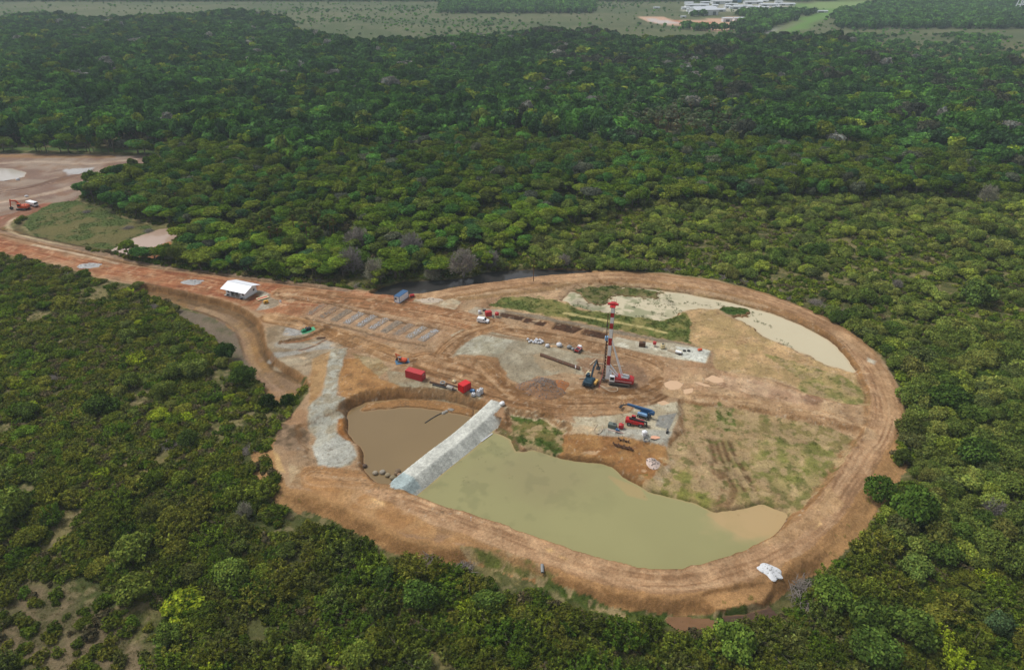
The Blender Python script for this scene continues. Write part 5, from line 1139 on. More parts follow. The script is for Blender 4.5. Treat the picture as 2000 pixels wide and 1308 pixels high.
p = on(1152, 749); t = thing('excavator', 'dark teal excavator with yellow tool boxes digging next to the drill rig', 'excavator', p, math.radians(64)); excavator(t, cTeal, cTeal, 1.12, 0, 'work')
MB().box((.1, -1.9, 1.2), (2.4, .8, .8), bev=.1).build('side_box', paint('yellow_hood', (222, 176, 92), .5), t); MB().box((1.3, 1.05, 3.0), (1.5, 1.3, .12)).build('cab_roof', cCream, t)
p = on(786, 706); t = thing('mini_excavator', 'small orange excavator on a blue sheet behind the long red container', 'excavator', p, math.radians(160)); excavator(t, cOra, cOra, .62, 0, 'fold')
MB().box((.6, .5, 1.9), (.9, .7, .08)).build('canopy', cGrey, t)
t = thing('ground_sheet', 'blue-grey sheet under the small orange excavator', 'sheet', p + Vector((0,0,.05)), .3); MB().box((0,0,0), (4.6,2.8,.03), top=.97).build('sheet', cTarp, t)
p = on(46, 409); t = thing('crawler_excavator', 'big orange excavator at the edge of the cleared yard far left', 'excavator', p, math.radians(172)); excavator(t, cOra, cOra, 1.25, .15, 'reach')
# white tipper truck behind it
p = on(64, 402); t = thing('tipper_truck', 'white truck parked behind the big orange excavator far left', 'truck', p, math.radians(-28))
MB().box((2.9,0,1.6), (1.8,2.3,2.0), bev=.2).build('cab', cWhite, t); MB().box((-.8,0,1.75), (4.8,2.4,1.3), top=1.04).build('tipper_body', cWhite, t); MB().box((.3,0,.85), (7,1.0,.3)).build('chassis', cDark, t); MB().box((3.82,0,1.95), (.05,1.9,.8)).build('windscreen', cGlass, t)
for x in (2.8, -.9, -2.2):
    for s in (-1, 1): wheel(t, x, s*1.0, .5, .35, cGrey)

# ---- drill rig
p = on(1210, 748); p.z = 0; rzr = math.radians(166)      # +x points to the mast
t = thing('drilling_rig', 'tall red and white piling rig with striped mast standing in the middle of the pad', 'drill rig', p, rzr)
for sg in (-1, 1):
    L = 6.6; prof = [(-L/2,.5),(-L/2+.35,.06),(L/2-.35,.06),(L/2,.5),(L/2-.3,1.0),(-L/2+.3,1.0)]
    tr = MB().prism(prof, sg*1.75-.38, sg*1.75+.38).build('track', cTrack, t); MB().prism([(x*.86, z*.72+.14) for x, z in prof], sg*1.75-.4, sg*1.75+.4).build('roller_frame', cDark, tr)
MB().box((0,0,.85), (2.6,3.0,.6)).build('undercarriage', cDark, t)
b = MB().box((-1.0,0,1.95), (5.6,3.0,1.35), bev=.2).build('upper_body', cRed, t); MB().box((-1.0,0,1.75), (5.64,3.04,.14)).build('stripe', cWhite, b)
MB().box((-3.9,0,1.8), (.9,3.0,1.3), bev=.25).build('counterweight', cRed, t)
MB().box((-1.8,.3,2.9), (2.2,1.6,.55), bev=.12).build('engine', cGrey, t)
for y in (-.7, .5, 1.1): MB().tube((-2.6,y,2.9), (-.6,y,3.0), .16, n=8).build('pipework', cWhite, t)
hr = MB()
for x in (-3.6, -1.8, 0): hr.tube((x,-1.4,2.6), (x,-1.4,3.5), .03, n=4)
hr.tube((-3.6,-1.4,3.5), (0,-1.4,3.5), .03, n=4); hr.build('handrail', cRed, t)
c = MB().box((2.3,1.25,2.3), (1.6,1.2,1.9), top=.9, bev=.1).build('cab', cWhite, t); MB().box((2.3,1.86,2.5), (1.2,.05,1.1)).build('window', cGlass, c); MB().box((3.08,1.25,2.5), (.05,.95,1.2)).build('window', cGlass, c)
mb = MB(); MX = 3.95; zz = [1.3, 6.4, 9.8, 13.5, 16.0, 19.2, 21.1, 23.1, 24.6, 26.9]
for i in range(9): mb.box((MX, 0, (zz[i]+zz[i+1])/2), (1.0, 1.2 if i < 6 else 1.05, zz[i+1]-zz[i]), mi=i % 2 == 1)
mb.m = [int(k) for k in mb.m]; mast = mb.build('mast', [cWhite, cRed], t)
for z in range(3, 26, 1): pass
MB().tube((MX-.5,.0,1.5), (MX-.5,.0,26), .12, n=6).build('cable_channel', cGrey, mast)
hd = MB(); hd.prism([(MX-1.6,27.2),(MX+1.7,27.1),(MX+1.5,27.5),(MX,27.8),(MX-1.4,27.5)], -.5, .5).build('mast_head', cRed, t)
pf = MB(); pf.box((MX,1.2,27.1), (1.6,1.6,.12)).box((MX,-1.2,27.1), (1.6,1.6,.12))
for y in (-1.95, 1.95):
    for x in (-.7, 0, .7): pf.tube((MX+x, y, 27.1), (MX+x, y, 28.0), .04, n=4)
    pf.tube((MX-.7, y, 28.0), (MX+.7, y, 28.0), .04, n=4)
pf.build('service_platform', cRed, t)
for s in (-.55, .75):   # back stays
    MB().tube((-.6, s*1.4, 2.8), (MX-.5, s*.5, 15.0), .17, .14, n=8).build('back_stay', cWhite, t)
MB().tube((.8,-.5,2.6), (MX-.4,-.3,6.2), .26, n=8).build('kicker_ram', cWhite, t); MB().tube((.8,.5,2.6), (MX-.4,.3,5.2), .2, n=8).build('kicker_ram', cWhite, t)
MB().prism([(2.2,1.2),(4.6,1.2),(4.2,3.2),(3.0,4.2),(2.6,3.0)], -.45, .45).build('mast_foot', cWhite, t)
ag = MB(); AX = MX + 1.15; ag.tube((AX,0,.2), (AX,0,15.2), .16, n=8)
for k in range(150):
    a0, a1 = k*.55, (k+1)*.55; z0, z1 = .3+k*.098, .3+(k+1)*.098; r0 = .48
    ag.add([(AX+.12*math.cos(a0),.12*math.sin(a0),z0),(AX+r0*math.cos(a0),r0*math.sin(a0),z0),(AX+r0*math.cos(a1),r0*math.sin(a1),z1),(AX+.12*math.cos(a1),.12*math.sin(a1),z1)], [(0,1,2,3),(3,2,1,0)])
ag.build('auger', cRust, t)
MB().box((AX,0,15.6), (1.0,1.2,1.3), bev=.15).build('rotary_head', cSky, t)
for y in (-.35, .45): MB().tube((AX+.1,y,16.2), (AX+.1,y,23.6 + y*2), .11, n=6).build('kelly_rod', cRust, t)
MB().box((AX+.1,0,20.0), (.5,1.2,.3)).build('rod_clamp', cDark, t)
for y in (-1.6, 1.6): MB().tube((MX+.3,y,27.0), (AX+.9,y*.4,1.0), .028, n=4).build('cable', cDark, t)
MB().box((AX-.1,0,.9), (1.3,1.8,.35)).build('auger_guide', cTrack, t)
# hose down to the ground and coils
def hose(pts, r, mat, label, z=.1, name='hose'):
    P_ = [tuple(on(u, v) + Vector((0,0,z))) for u, v in pts]; P_ = [tuple(q) for q in smoothline(P_, 4)]
    o = MB().path(P_, r, 6).build(name, mat); return tag(o, label, 'hose')
hose([(1171,752),(1180,758),(1192,764),(1204,764),(1206,758),(1198,756),(1186,758),(1176,754)], .13, cWood, 'pale hose looped on the mud below the drill rig')
hose([(1167,829),(1161,838),(1162,845),(1170,847),(1176,840),(1177,830)], .14, cWood, 'pale horseshoe-shaped hose left of the machinery pad')
hose([(1170,758),(1173,745),(1176,733),(1178,720)], .07, cPink, 'thin reddish cable running from the rig towards the hose loop')
hose([(855,800),(846,808),(838,813),(830,818)], .12, cTyre, 'dark pipe end lying in the brown pond', 0, 'pipe') if False else None
P_ = [W(830,826,-3.0), W(842,818,-3.0), W(852,812,-3.0), W(860,808,-3.0), W(880,800,-3.0)]; tag(MB().path([(x, y, -2.93) for x, y in P_], .16, 6).build('floating_pipe', cDark), 'dark floating pipe reaching into the brown pond', 'pipe')
# timber mats and frames round the excavator
for u, v, rz, L, lb in ((1158,708,55,4.2,'pale timber beam behind the teal excavator'), (1147,728,62,3.6,'pale timber beam left of the teal excavator'), (1176,711,-12,4.6,'pale beam lying behind the mast foot of the rig'), (1140,739,8,3.0,'thin pale plank left of the excavator cab'), (1208,715,-10,3.2,'short pale beam right of the mast behind the rig')):
    p = on(u, v); t = thing('timber_beam', lb, 'beam', p + Vector((0,0,.15)), math.radians(rz)); MB().box((0,0,0), (L,.32,.28)).build('timber', cWood, t)
# long casing pipes
pa, pb = on(1056,695), on(1132,722); hd_ = heading(pa, pb); Lp = (pb - pa).length
for k, lb in ((0, 'long rusty casing pipe nearest the camera in the pair on the gravel pad'), (1, 'long rusty casing pipe at the back of the pair on the gravel pad')):
    t = thing('casing_pipe', lb, 'pipe', pa + Vector((math.sin(-hd_) * -0, k * .75, .38)), hd_); MB().tube((0,0,0), (Lp,0,0), .36, n=12).build('barrel', cRust, t)
    for x in (Lp*.45, Lp*.58, Lp*.9): MB().tube((x,0,0), (x+.18,0,0), .39, n=12).build('band', cTrack if x < Lp*.8 else cWhite, t)
# white bags in the row on the pad
bags = [(1031,664),(1034,669),(1038,667),(1042,670),(1045,667),(1047,670),(1050,666),(1052,671),(1056,671),(1058,667),(1060,669),(1055,665),(1048,664)]
for i, (u, v) in enumerate(bags):
    p = on(u, v); o = MB().blob((0,0,.38), (.5,.42,.42), 10, 6, .08, seed=i, flat=.8).build('white_sack', cBag, smooth=True, loc=p, rz=i)
    tag(o, 'leftmost white sack of the row, standing upright with a blue top' if i == 0 else 'white sack in the cluster near the back edge of the gravel pad', 'sack', 'white sacks on the gravel pad' if i else None)
for u, v, s, m, lb in ((1069,677,1.0,cBag,'collapsed white bag left of the brown sand pile'), (1092,676,1.25,cBag,'big open white bag right of the brown sand pile'), (1112,680,1.1,cGrey,'grey heap of bags touching the small red crawler'), (1119,683,.8,cGrey,'smaller grey bag in front of the red crawler'), (981,790,1.0,cWhite,'bright white bulk bag at the top end of the causeway')):
    p = on(u, v); o = MB().blob((0,0,.5*s), (.85*s,.75*s,.62*s), 12, 7, .12, seed=u, flat=.8).build('bulk_sack', m, smooth=True, loc=p, rz=u); tag(o, lb, 'sack')
def mound(u, v, rx, ry, h, mats, label, name, seed=0, stones=0, cat='pile', rz=0.0, rag=.25):
    p = on(u, v); rs = np.random.RandomState(seed); n, m = 48, 14; mb = MB(); vs = [(0, 0, h)]
    for j in range(1, m + 1):
        for i in range(n):
            a = 2*math.pi*i/n; q = j / m; k = 1 + rag * (vnoise(np.array(math.cos(a)*2+seed), np.array(math.sin(a)*2+seed)) - .5) * 2
            x, y = math.cos(a)*rx*q*k, math.sin(a)*ry*q*k; z = h*(1-q**1.25)**1.15*(1 + .5*(float(fbm(np.array(x+seed*3.), np.array(y), 2.2, 3, seed)) - .5)) + rs.uniform(-.04, .04) * min(1, h) - (.12 if j == m else 0)
            vs.append((x, y, z))
    fs = [(0, 1+i, 1+(i+1) % n) for i in range(n)]
    for j in range(m-1):
        for i in range(n): fs.append((1+j*n+i, 1+(j+1)*n+i, 1+(j+1)*n+(i+1) % n, 1+j*n+(i+1) % n))
    mb.add(vs, fs)
    for k in range(stones):
        i = rs.randint(1, len(vs)); x, y, z = vs[i]; s = rs.uniform(.08, .26); mb.box((x+rs.uniform(-.2,.2), y+rs.uniform(-.2,.2), z+s*.2), (s*1.4, s, s*.8), rz=rs.rand()*6, rx=rs.rand(), mi=1)
    o = mb.build(name, mats, loc=p, rz=rz); return tag(o, label, cat)
cSoil, cRub, cGrav, cSand = paint('dug_soil', (134, 100, 70), .95, var=.3, scale=1.2), paint('rubble', (128, 120, 114), .9, var=.35, scale=4), paint('gravel', (172, 172, 170), .9, var=.25, scale=5), paint('sand', (190, 156, 116), .95, var=.12)
mound(1058, 757, 7.2, 5.6, 2.9, [cSoil, cRub], 'large brown soil heap covered with rubble left of the excavator', 'rubble_heap', 3, 520)
mound(1094, 752, 3.0, 3.0, .8, [paint('orange_soil', (150, 98, 56), .95, var=.25), cRub], 'low orange soil heap between the rubble heap and the excavator', 'soil_heap', 4, 20)
mound(1081, 676, 1.3, .8, .45, [cSand, cSand], 'small tan sand pile between two white bags', 'sand_pile', 5, 0)
mound(375, 551, 4.6, 2.6, .9, [cGrav, cGrav], 'grey gravel heap on the red road left of the white building', 'gravel_heap', 6, 90)
mound(173, 519, 5.0, 3.0, .8, [cGrav, cGrav], 'grey gravel heap on the red road far left', 'gravel_heap', 7, 90)
mound(1504, 1115, 2.9, 2.0, .7, [paint('white_lime', (206, 208, 210), .9, var=.15), cGrav], 'white heap on the outer edge of the bottom right road bend', 'lime_heap', 8, 30, rz=-.7)
mound(1085, 1060, 3.0, 2.4, .7, [cSoil, cSoil], 'brown earth bump on the lake side of the bottom road', 'earth_heap', 9, 30)
mound(1275, 905, 1.8, 2.4, .9, [paint('pinkish_waste', (196, 176, 164), .9, var=.25), cRub], 'pinkish rubble heap below the machinery pad corner', 'rubble_heap', 12, 60)
mound(840, 586, 4.5, 2.0, .4, [paint('pale_sand', (186, 170, 150), .95, var=.2), cRub], 'low pale sand heap right of the white cabin', 'sand_heap', 13, 30)
# drying beds: ten rows of waste between the two dirt tracks
b2c, b10c = (642.5, 610.2), (837.5, 654.4)
for i in range(10):
    f = (i - 1) / 8.0; cu, cv = b2c[0] + (b10c[0]-b2c[0])*f, b2c[1] + (b10c[1]-b2c[1])*f
    p = on(cu, cv); ax = Vector(W(cu+16.5, cv-11)) - Vector(W(cu-16.5, cv+11)); L = ax.length; rz = math.atan2(ax.y, ax.x)
    rs = np.random.RandomState(40+i); mb = MB(); n, m = 26, 10; hl, hw = L*.53, 1.72; vs = []
    for a in range(n+1):
        for b in range(m+1):
            x = -hl + 2*hl*a/n; y = -hw + 2*hw*b/m; e = min((hl-abs(x))/.6, (hw-abs(y))/.45, 1)
            vs.append((x*(1-.1*(abs(y)/hw)**3), y, (-.12 if e <= 0 else .10*min(1, e*2)) + rs.uniform(0, .14)*(e > .3)))
    fs = [(a*(m+1)+b, (a+1)*(m+1)+b, (a+1)*(m+1)+b+1, a*(m+1)+b+1) for a in range(n) for b in range(m)]; mb.add(vs, fs)
    for k in range(70):
        s = rs.uniform(.1, .35); x, y = rs.uniform(-hl*.85, hl*.85), rs.normal(0, .45); y = max(-1.3, min(1.3, y * 1.3)); mb.box((x, y, .18), (s*1.3, s, s*.7), rz=rs.rand()*6, rx=rs.rand(), mi=1)
    pal = [(144, 112, 84), (136, 108, 80), (130, 112, 90), (138, 124, 108), (134, 120, 104), (140, 122, 102), (136, 120, 100), (140, 118, 96), (138, 124, 106), (140, 126, 110)][i]
    o = mb.build('rubble_bed', [paint('bed_soil_%d' % i, pal, .95, var=.25, scale=2), paint('bed_stone_%d' % i, (178, 180, 184) if i in (3, 4, 5, 8, 9) else (142, 132, 120), .9, var=.2)], loc=p, rz=rz)
    nth = ['leftmost', 'second', 'third', 'fourth', 'fifth', 'sixth', 'seventh', 'eighth', 'ninth', 'rightmost'][i]
    tag(o, '%s of the ten oblong waste beds, %s' % (nth, 'topped with pale stones' if i in (3, 4, 5, 8, 9) else 'brown with few stones'), 'waste bed', 'oblong waste beds')
# small red crawler on the pad
p = on(1129, 686); t = thing('crawler_carrier', 'small red and white tracked carrier beside the grey bags on the pad', 'crawler', p, math.radians(58))
for s in (-1, 1): MB().prism([(-1.5,.3),(-1.3,.04),(1.3,.04),(1.5,.3),(1.3,.6),(-1.3,.6)], s*.85-.18, s*.85+.18).build('track', cTrack, t)
MB().box((.2,0,.95), (3.0,1.5,.6), bev=.1).build('body', cRed, t); MB().box((1.1,0,1.5), (.9,1.3,.6), bev=.1).build('cowl', cWhite, t); MB().box((-.6,0,1.3), (1.2,1.1,.2)).build('tray', cDark, t)
for s in (-1, 1): MB().box((.2,s*.77,1.15), (2.9,.05,.12)).build('rail', cWhite, t)
# gear stack between the containers
for k, (u0, v0, u1, v1, r, m, lb) in enumerate([(840,747,872,755,.28,cRust,'uppermost rusty drill tube between the two red containers'), (845,752,880,762,.22,cDark,'dark drill tube in the middle of the stack between the red containers'), (858,755,892,765,.2,cDark,'lowest dark tube of the stack by the small red container'), (872,750,896,757,.25,cRust,'rusty tube touching the small red container')]):
    a, b = on(u0, v0), on(u1, v1); t = thing('drill_tube', lb, 'tube', a + Vector((0,0,r+.02)), heading(a, b)); MB().tube((0,0,0), ((b-a).length,0,0), r, n=10).build('barrel', m, t); MB().tube((-.05,0,0), (.15,0,0), r*1.2, n=10).build('collar', cTrack, t)
p = on(865, 751); t = thing('steel_ring', 'pale steel ring lying on the tubes between the red containers', 'ring', p + Vector((0,0,.6)), 0)
mb = MB(); n = 20
for i in range(n):
    a, b = 2*math.pi*i/n, 2*math.pi*(i+1)/n; mb.add([(math.cos(q)*r_, math.sin(q)*r_, z) for q in (a, b) for r_ in (.55, .85) for z in (0, .35)], [(0,1,5,4),(2,6,7,3),(1,3,7,5),(0,4,6,2)])
mb.build('rim', cGrey, t)
boxunit(879, 763, (2.2,1.2,.7), cConc, 'pale concrete block load in front of the dark tubes', 'block', 'concrete_blocks', -.5); boxunit(887, 746, (1.2,1.0,.5), cCream, 'cream crate behind the small red container', 'crate', 'crate', -.4)
boxunit(923, 765, (1.5,1.1,.7), cBlue, 'blue box right of the small red container', 'box', 'tool_box', -.5, cSky)
for k, (u, v, h, lb) in enumerate(((925,773,1.0,'smaller white tote near the blue box'), (935,772,1.9,'tall white tote, left one of the pair by the pond rim'), (940,768,1.8,'pinkish-white tote behind the tall white one'))):
    p = on(u, v); t = thing('liquid_tote', lb, 'tote', p, -.5); MB().box((0,0,h/2+.12), (1.05,1.0,h), bev=.12).build('bottle', cBag, t); MB().box((0,0,.06), (1.15,1.1,.12)).build('pallet', cDark, t)
    cg = MB()
    for x in (-.5, 0, .5):
        for y in (-.53, .53): cg.box((x, y, h/2+.12), (.04, .04, h))
    cg.build('cage', cGrey, t); MB().tube((0,0,h+.1), (0,0,h+.22), .16, n=10).build('cap', cDark, t)
# ---- boom lift and telehandler
p = on(1256, 818); t = thing('boom_lift', 'blue boom lift with its long arm folded down towards the left behind the red telehandler', 'boom lift', p + Vector((.4, 1.0, 0)), math.radians(150))
for x in (-1.3, 1.3):
    for s in (-1, 1): wheel(t, x, s*1.05, .5, .4, cGrey)
MB().box((0,0,.75), (3.4,1.7,.4), bev=.08).build('chassis', cDark, t); MB().box((0,0,1.35), (2.0,1.8,.7), bev=.15).build('turntable', cBlue, t)
MB().box((.2,1.05,1.6), (2.9,.7,.75), bev=.15).build('engine_cover', cSky, t); MB().box((-2.2,-.3,2.2), (1.5,1.0,1.2), bev=.3).build('counterweight', cBlue, t)
MB().box((1.6,-.3,2.55), (7.6,.55,.6), ry=.04).build('main_boom', cBlue, t); MB().box((.6,-.3,2.0), (5.0,.4,.35)).build('lower_boom', cBlue, t)
MB().box((5.9,-.3,2.1), (1.9,.25,.3), ry=.5).build('jib', cDark, t)
bk = MB(); bk.box((7.3,-.3,.9), (.8,1.8,.08))
for z in (1.35, 1.9):
    for y in (-1.18, .58): bk.tube((6.9,y,z), (7.7,y,z), .03, n=4)
    for x in (6.9, 7.7): bk.tube((x,-1.18,z), (x,.58,z), .03, n=4)
for y in (-1.18, .58):
    for x in (6.9, 7.7): bk.tube((x,y,.9), (x,y,1.9), .03, n=4)
bk.build('basket', cDark, t)
p = on(1241, 832.5); t = thing('telehandler', 'red telehandler with grey wheels parked in front of the blue boom lift', 'telehandler', p + Vector((0,.9,0)), math.radians(-15))
for x in (-1.65, 1.65):
    for s in (-1, 1): wheel(t, x, s*1.0, .62, .45, cGrey)
MB().prism([(-2.7,.75),(2.3,.6),(2.6,.9),(2.5,1.35),(-.8,1.75),(-2.6,1.9),(-2.8,1.4)], -.95, .95).build('body', cRed, t)
MB().box((-1.9,-.97,1.25), (1.2,.06,.5)).build('engine_panel', cC2, t); MB().box((.2,-.97,1.1), (1.4,.06,.55)).build('side_panel', cC2, t)
c = MB().box((-.6,.5,2.2), (1.3,.85,1.0), top=.85).build('cab', cRed, t); MB().box((-.6,.05,2.25), (1.0,.05,.7)).build('window', cGlass, c); MB().box((.05,.5,2.25), (.05,.7,.7)).build('window', cGlass, c)
MB().box((.7,-.35,1.95), (5.0,.4,.4), ry=.12).build('boom', cDark, t); MB().prism([(3.0,.3),(3.5,.3),(3.3,1.5),(3.0,1.5)], -.8, .4).build('carriage', cDark, t)
for y in (-.6, .2): MB().box((3.9,y,.28), (1.2,.14,.08)).build('fork', cRust, t)
for x in (-1.65, 1.65): MB().box((x,-1.05,1.3), (1.3,.25,.12)).build('fender', cRed, t)
boxunit(1196, 834, (2.4,1.5,1.2), paint('grey_green', (96, 106, 98), .6), 'grey-green power pack at the left side of the machinery pad', 'generator', 'power_pack', -.4, cDark)
tank(1213, 836, .75, 1.3, cRed, 'bright red round tank beside the grey-green power pack', .3)
boxunit(1206, 843, (1.1,.9,.9), cBlue, 'small blue box between the power pack and the striped barrier beam', 'box', 'tool_box', -.3)
p = on(1202, 847.5); t = thing('barrier', 'long pale pink barrier beam on posts along the pad edge', 'barrier', p, math.radians(-22)); MB().box((0,0,.95), (4.6,.12,.22)).build('rail', paint('pale_pink', (214, 180, 168), .6), t)
for x in (-2.0, 0, 2.0): MB().tube((x,0,-.6), (x,0,.9), .06, n=6).build('post', cGrey, t)
p = on(1258.5, 849); t = thing('water_tank', 'white cube water tank near the front edge of the machinery pad', 'water tank', p, .3); MB().box((0,0,.75), (1.4,1.3,1.4), bev=.25).build('tank', cWhite, t); MB().tube((.3,-.68,.4), (.3,-.75,.4), .14, n=8).build('outlet', cDark, t); MB().tube((0,0,1.45), (0,0,1.55), .25, n=10).build('lid', cWhite, t)
p = on(1281, 853); t = thing('orange_mat', 'worn orange mat at the front corner of the machinery pad', 'mat', p + Vector((0,0,.05)), -.2); MB().add([(-1.5,-.9,0),(-.2,-1.1,.02),(1.0,-.5,0),(1.6,.6,.03),(.2,.9,.02),(-1.1,.8,0)], [(0,1,2,3,4,5),(5,4,3,2,1,0)]).build('sheet', paint('faded_orange', (218, 164, 134), .8, var=.15), t)
boxunit(1303, 844, (.5,1.6,.7), cDark, 'dark upright box at the right edge of the machinery pad', 'box', 'dark_box', -.35, cGrey)
p = on(1262, 861); o = MB().path([(math.cos(a*.4)*.8, math.sin(a*.4)*.8, .1+a*.012) for a in range(44)], .09, 6).build('hose_coil', cGrey, loc=p); tag(o, 'grey hose coil at the front edge of the machinery pad', 'hose')
# auger flights stored on the bank
for j, (u0, v0, u1, v1, lb) in enumerate([(1206,859,1229,865,'short dark auger section lying nearest the pad edge'), (1196,868,1235,878,'long dark auger section lying on the bank below the short one'), (1199,871,1238,881,'long rusty auger section lowest on the bank')]):
    a, b = on(u0, v0), on(u1, v1); t = thing('auger_section', lb, 'auger', a + Vector((0,0,.5)), heading(a, b)); L = (b-a).length; t.rotation_euler = (0, -math.atan2(b.z-a.z, L), heading(a, b))
    s = MB().tube((0,0,0), (L,0,0), .13, n=6).build('shaft', cRust, t); fl = MB()
    for k in range(int(L*7)):
        a0, a1 = k*.6, (k+1)*.6; x0, x1 = k/7, (k+1)/7
        fl.add([(x0,.12*math.cos(a0),.12*math.sin(a0)),(x0,.5*math.cos(a0),.5*math.sin(a0)),(x1,.5*math.cos(a1),.5*math.sin(a1)),(x1,.12*math.cos(a1),.12*math.sin(a1))], [(0,1,2,3),(3,2,1,0)])
    fl.build('flight', cRust if j == 2 else paint('dark_rust', (58, 38, 28), .85, var=.3), t)
# gear on the right-hand pad
boxunit(1254, 676, (2.2,1.4,1.5), cRust, 'brown rusty skip at the left end of the pale pad', 'skip', 'skip', -.2, cDark)
tank(1278, 676, .6, 1.0, cRed, 'red hopper on legs right of the brown skip', .9, 'hopper', 'hopper')
p = on(1294, 680); t = thing('cream_tank', 'cream upright tank with open top at the start of the pale pad', 'tank', p, .15); MB().box((0,0,.9), (1.3,1.3,1.6), bev=.15).build('body', cCream, t); MB().box((0,0,1.72), (.8,.8,.08)).build('opening', cDark, t); MB().box((0,0,.06), (1.4,1.4,.12)).build('skid', cDark, t)
p = on(1325, 691); t = thing('mixer', 'white drum mixer tilted at the front of the pale pad', 'mixer', p, -.6); MB().tube((-1.0,0,.7), (1.0,0,.9), .5, .42, n=12).build('drum', cWhite, t); MB().box((0,.9,.6), (1.4,.5,.6)).build('motor_box', cCream, t); MB().box((0,.2,.2), (2.2,1.4,.12)).build('frame', cRust, t)
for s in (-1, 1): wheel(t, .4, s*.65, .28, .15, cGrey)
p = on(1313, 686); t = thing('hose_bundle', 'tangle of pale pipes left of the white mixer', 'pipes', p + Vector((0,0,.1)), -.5)
for k in range(5): MB().tube((-1.6,-.4+k*.2,.05*(k % 2)), (1.5,-.4+k*.22,.1), .07, n=6).build('pipe', cWood, t)
for u, lb in ((1336.5, 'dark tyre on the pale pad, left of two'), (1345, 'brownish tyre on the pale pad, right of two')):
    p = on(u, 685.5); mb = MB(); n = 16
    for i in range(n):
        a, b = 2*math.pi*i/n, 2*math.pi*(i+1)/n; mb.add([(math.cos(q)*r_, math.sin(q)*r_, z) for q in (a, b) for r_ in (.28, .55) for z in (.02, .3)], [(0,1,5,4),(2,6,7,3),(1,3,7,5),(0,4,6,2)])
    tag(mb.build('tyre', cTyre, loc=p), lb, 'tyre')
boxunit(1367, 684, (1.5,.8,.5), cOra, 'low orange gear at the right end of the pale pad', 'gear', 'orange_gear', .3, cOra)
p = on(1385, 684); 
# boulders / sand-filled bags in the brown pond
for i, (u, v, s, c, lb) in enumerate([(733,924,.85,(150,140,122),'leftmost pale round sandbag in the brown pond'), (747,922,.9,(152,144,130),'pale grey sandbag second from left in the pond row'), (757,928,.85,(140,126,100),'mid row sandbag with a dark top in the pond'), (767,933,.9,(132,118,92),'front sandbag nearest the dark water in the pond'), (777,920,.85,(116,98,76),'brown sandbag at the back of the pond row'), (780,928,.8,(138,108,84),'reddish sandbag beside the causeway foot'), (774,925,.7,(124,104,80),'small sandbag wedged between the brown and reddish ones'), (712,910,.8,(92,74,60),'dark rock on the left shore of the brown pond')]):
    x, y = W(u, v, -2.8); o = MB().blob((0,0,.2), (s*.9,s*.85,s*.65), 12, 8, .07, seed=i, flat=.9).build('sandbag' if i < 7 else 'rock', paint('sandbag_%d' % i, c, .9, var=.2), smooth=True, loc=(x, y, -2.9), rz=i); tag(o, lb, 'sandbag' if i < 7 else 'rock')
for i, (u, v, s, lb) in enumerate([(881,801,.8,'grey rock at the foot of the clay bank in the brown pond'), (867,806,.6,'flat dark rock in the pond left of the grey one'), (872,803,.45,'small dark rock next to the flat one in the pond')]):
    x, y = W(u, v, -2.9); o = MB().blob((0,0,.1), (s*1.3,s*.9,s*.6), 9, 6, .2, seed=20+i).build('rock', cStone, loc=(x, y, -2.95), rz=i); tag(o, lb, 'rock')
# culvert pipe in the embankment
p = on(1059, 1112); t = thing('culvert_pipe', 'grey drain pipe sticking out of the bottom embankment', 'pipe', p + Vector((0,-.1,.25)), 0, tilt=None); MB().tube((0,.9,.5), (0,-.9,-.05), .36, n=12).build('barrel', cGrey, t); MB().tube((0,-.86,-.04), (0,-.92,-.06), .3, n=12).build('opening', cDark, t)
# survey markers on the bottom road
for u, v, lb in ((920, 1017, 'thin white marker post on the lake side of the bottom road'), (77, 385, 'thin pale post in the cleared yard far left'), (602, 588, 'thin stake at the corner of the waste beds')):
    p = on(u, v); t = thing('marker_post', lb, 'post', p); MB().tube((0,0,-.2), (0,0,1.3), .05, n=6).build('stake', cWhite, t); MB().box((0,0,1.25), (.3,.05,.2)).build('flag', cWhite, t)
p = on(52, 384); tag(MB().blob((0,0,.3), (1.1,.8,.5), 10, 6, .12).build('white_sack', cBag, smooth=True, loc=p), 'single white bag on the cleared yard above the orange excavator', 'sack')
p = on(35, 352); tag(MB().blob((0,0,.3), (1.1,.9,1.0), 10, 6, .12).build('white_sack', cBag, smooth=True, loc=p), 'white bag beside the pale settling pond far left', 'sack')
# white edging cloth along the lake foot of the causeway
for i, (a, b) in enumerate((((940,862),(962,846)), ((880,905),(905,885)), ((845,930),(862,918)), ((800,962),(822,948)))):
    A_, B_ = W(*a, -2.1), W(*b, -2.1); L = math.dist(A_, B_); t = thing('cloth_strip', '%s white cloth strip along the lake foot of the causeway' % ['topmost', 'second', 'third', 'lowest'][i], 'cloth', (A_[0], A_[1], -2.05), heading(A_, B_)); MB().box((L/2,0,0), (L,.35,.12), bev=.05).build('strip', cBag, t)
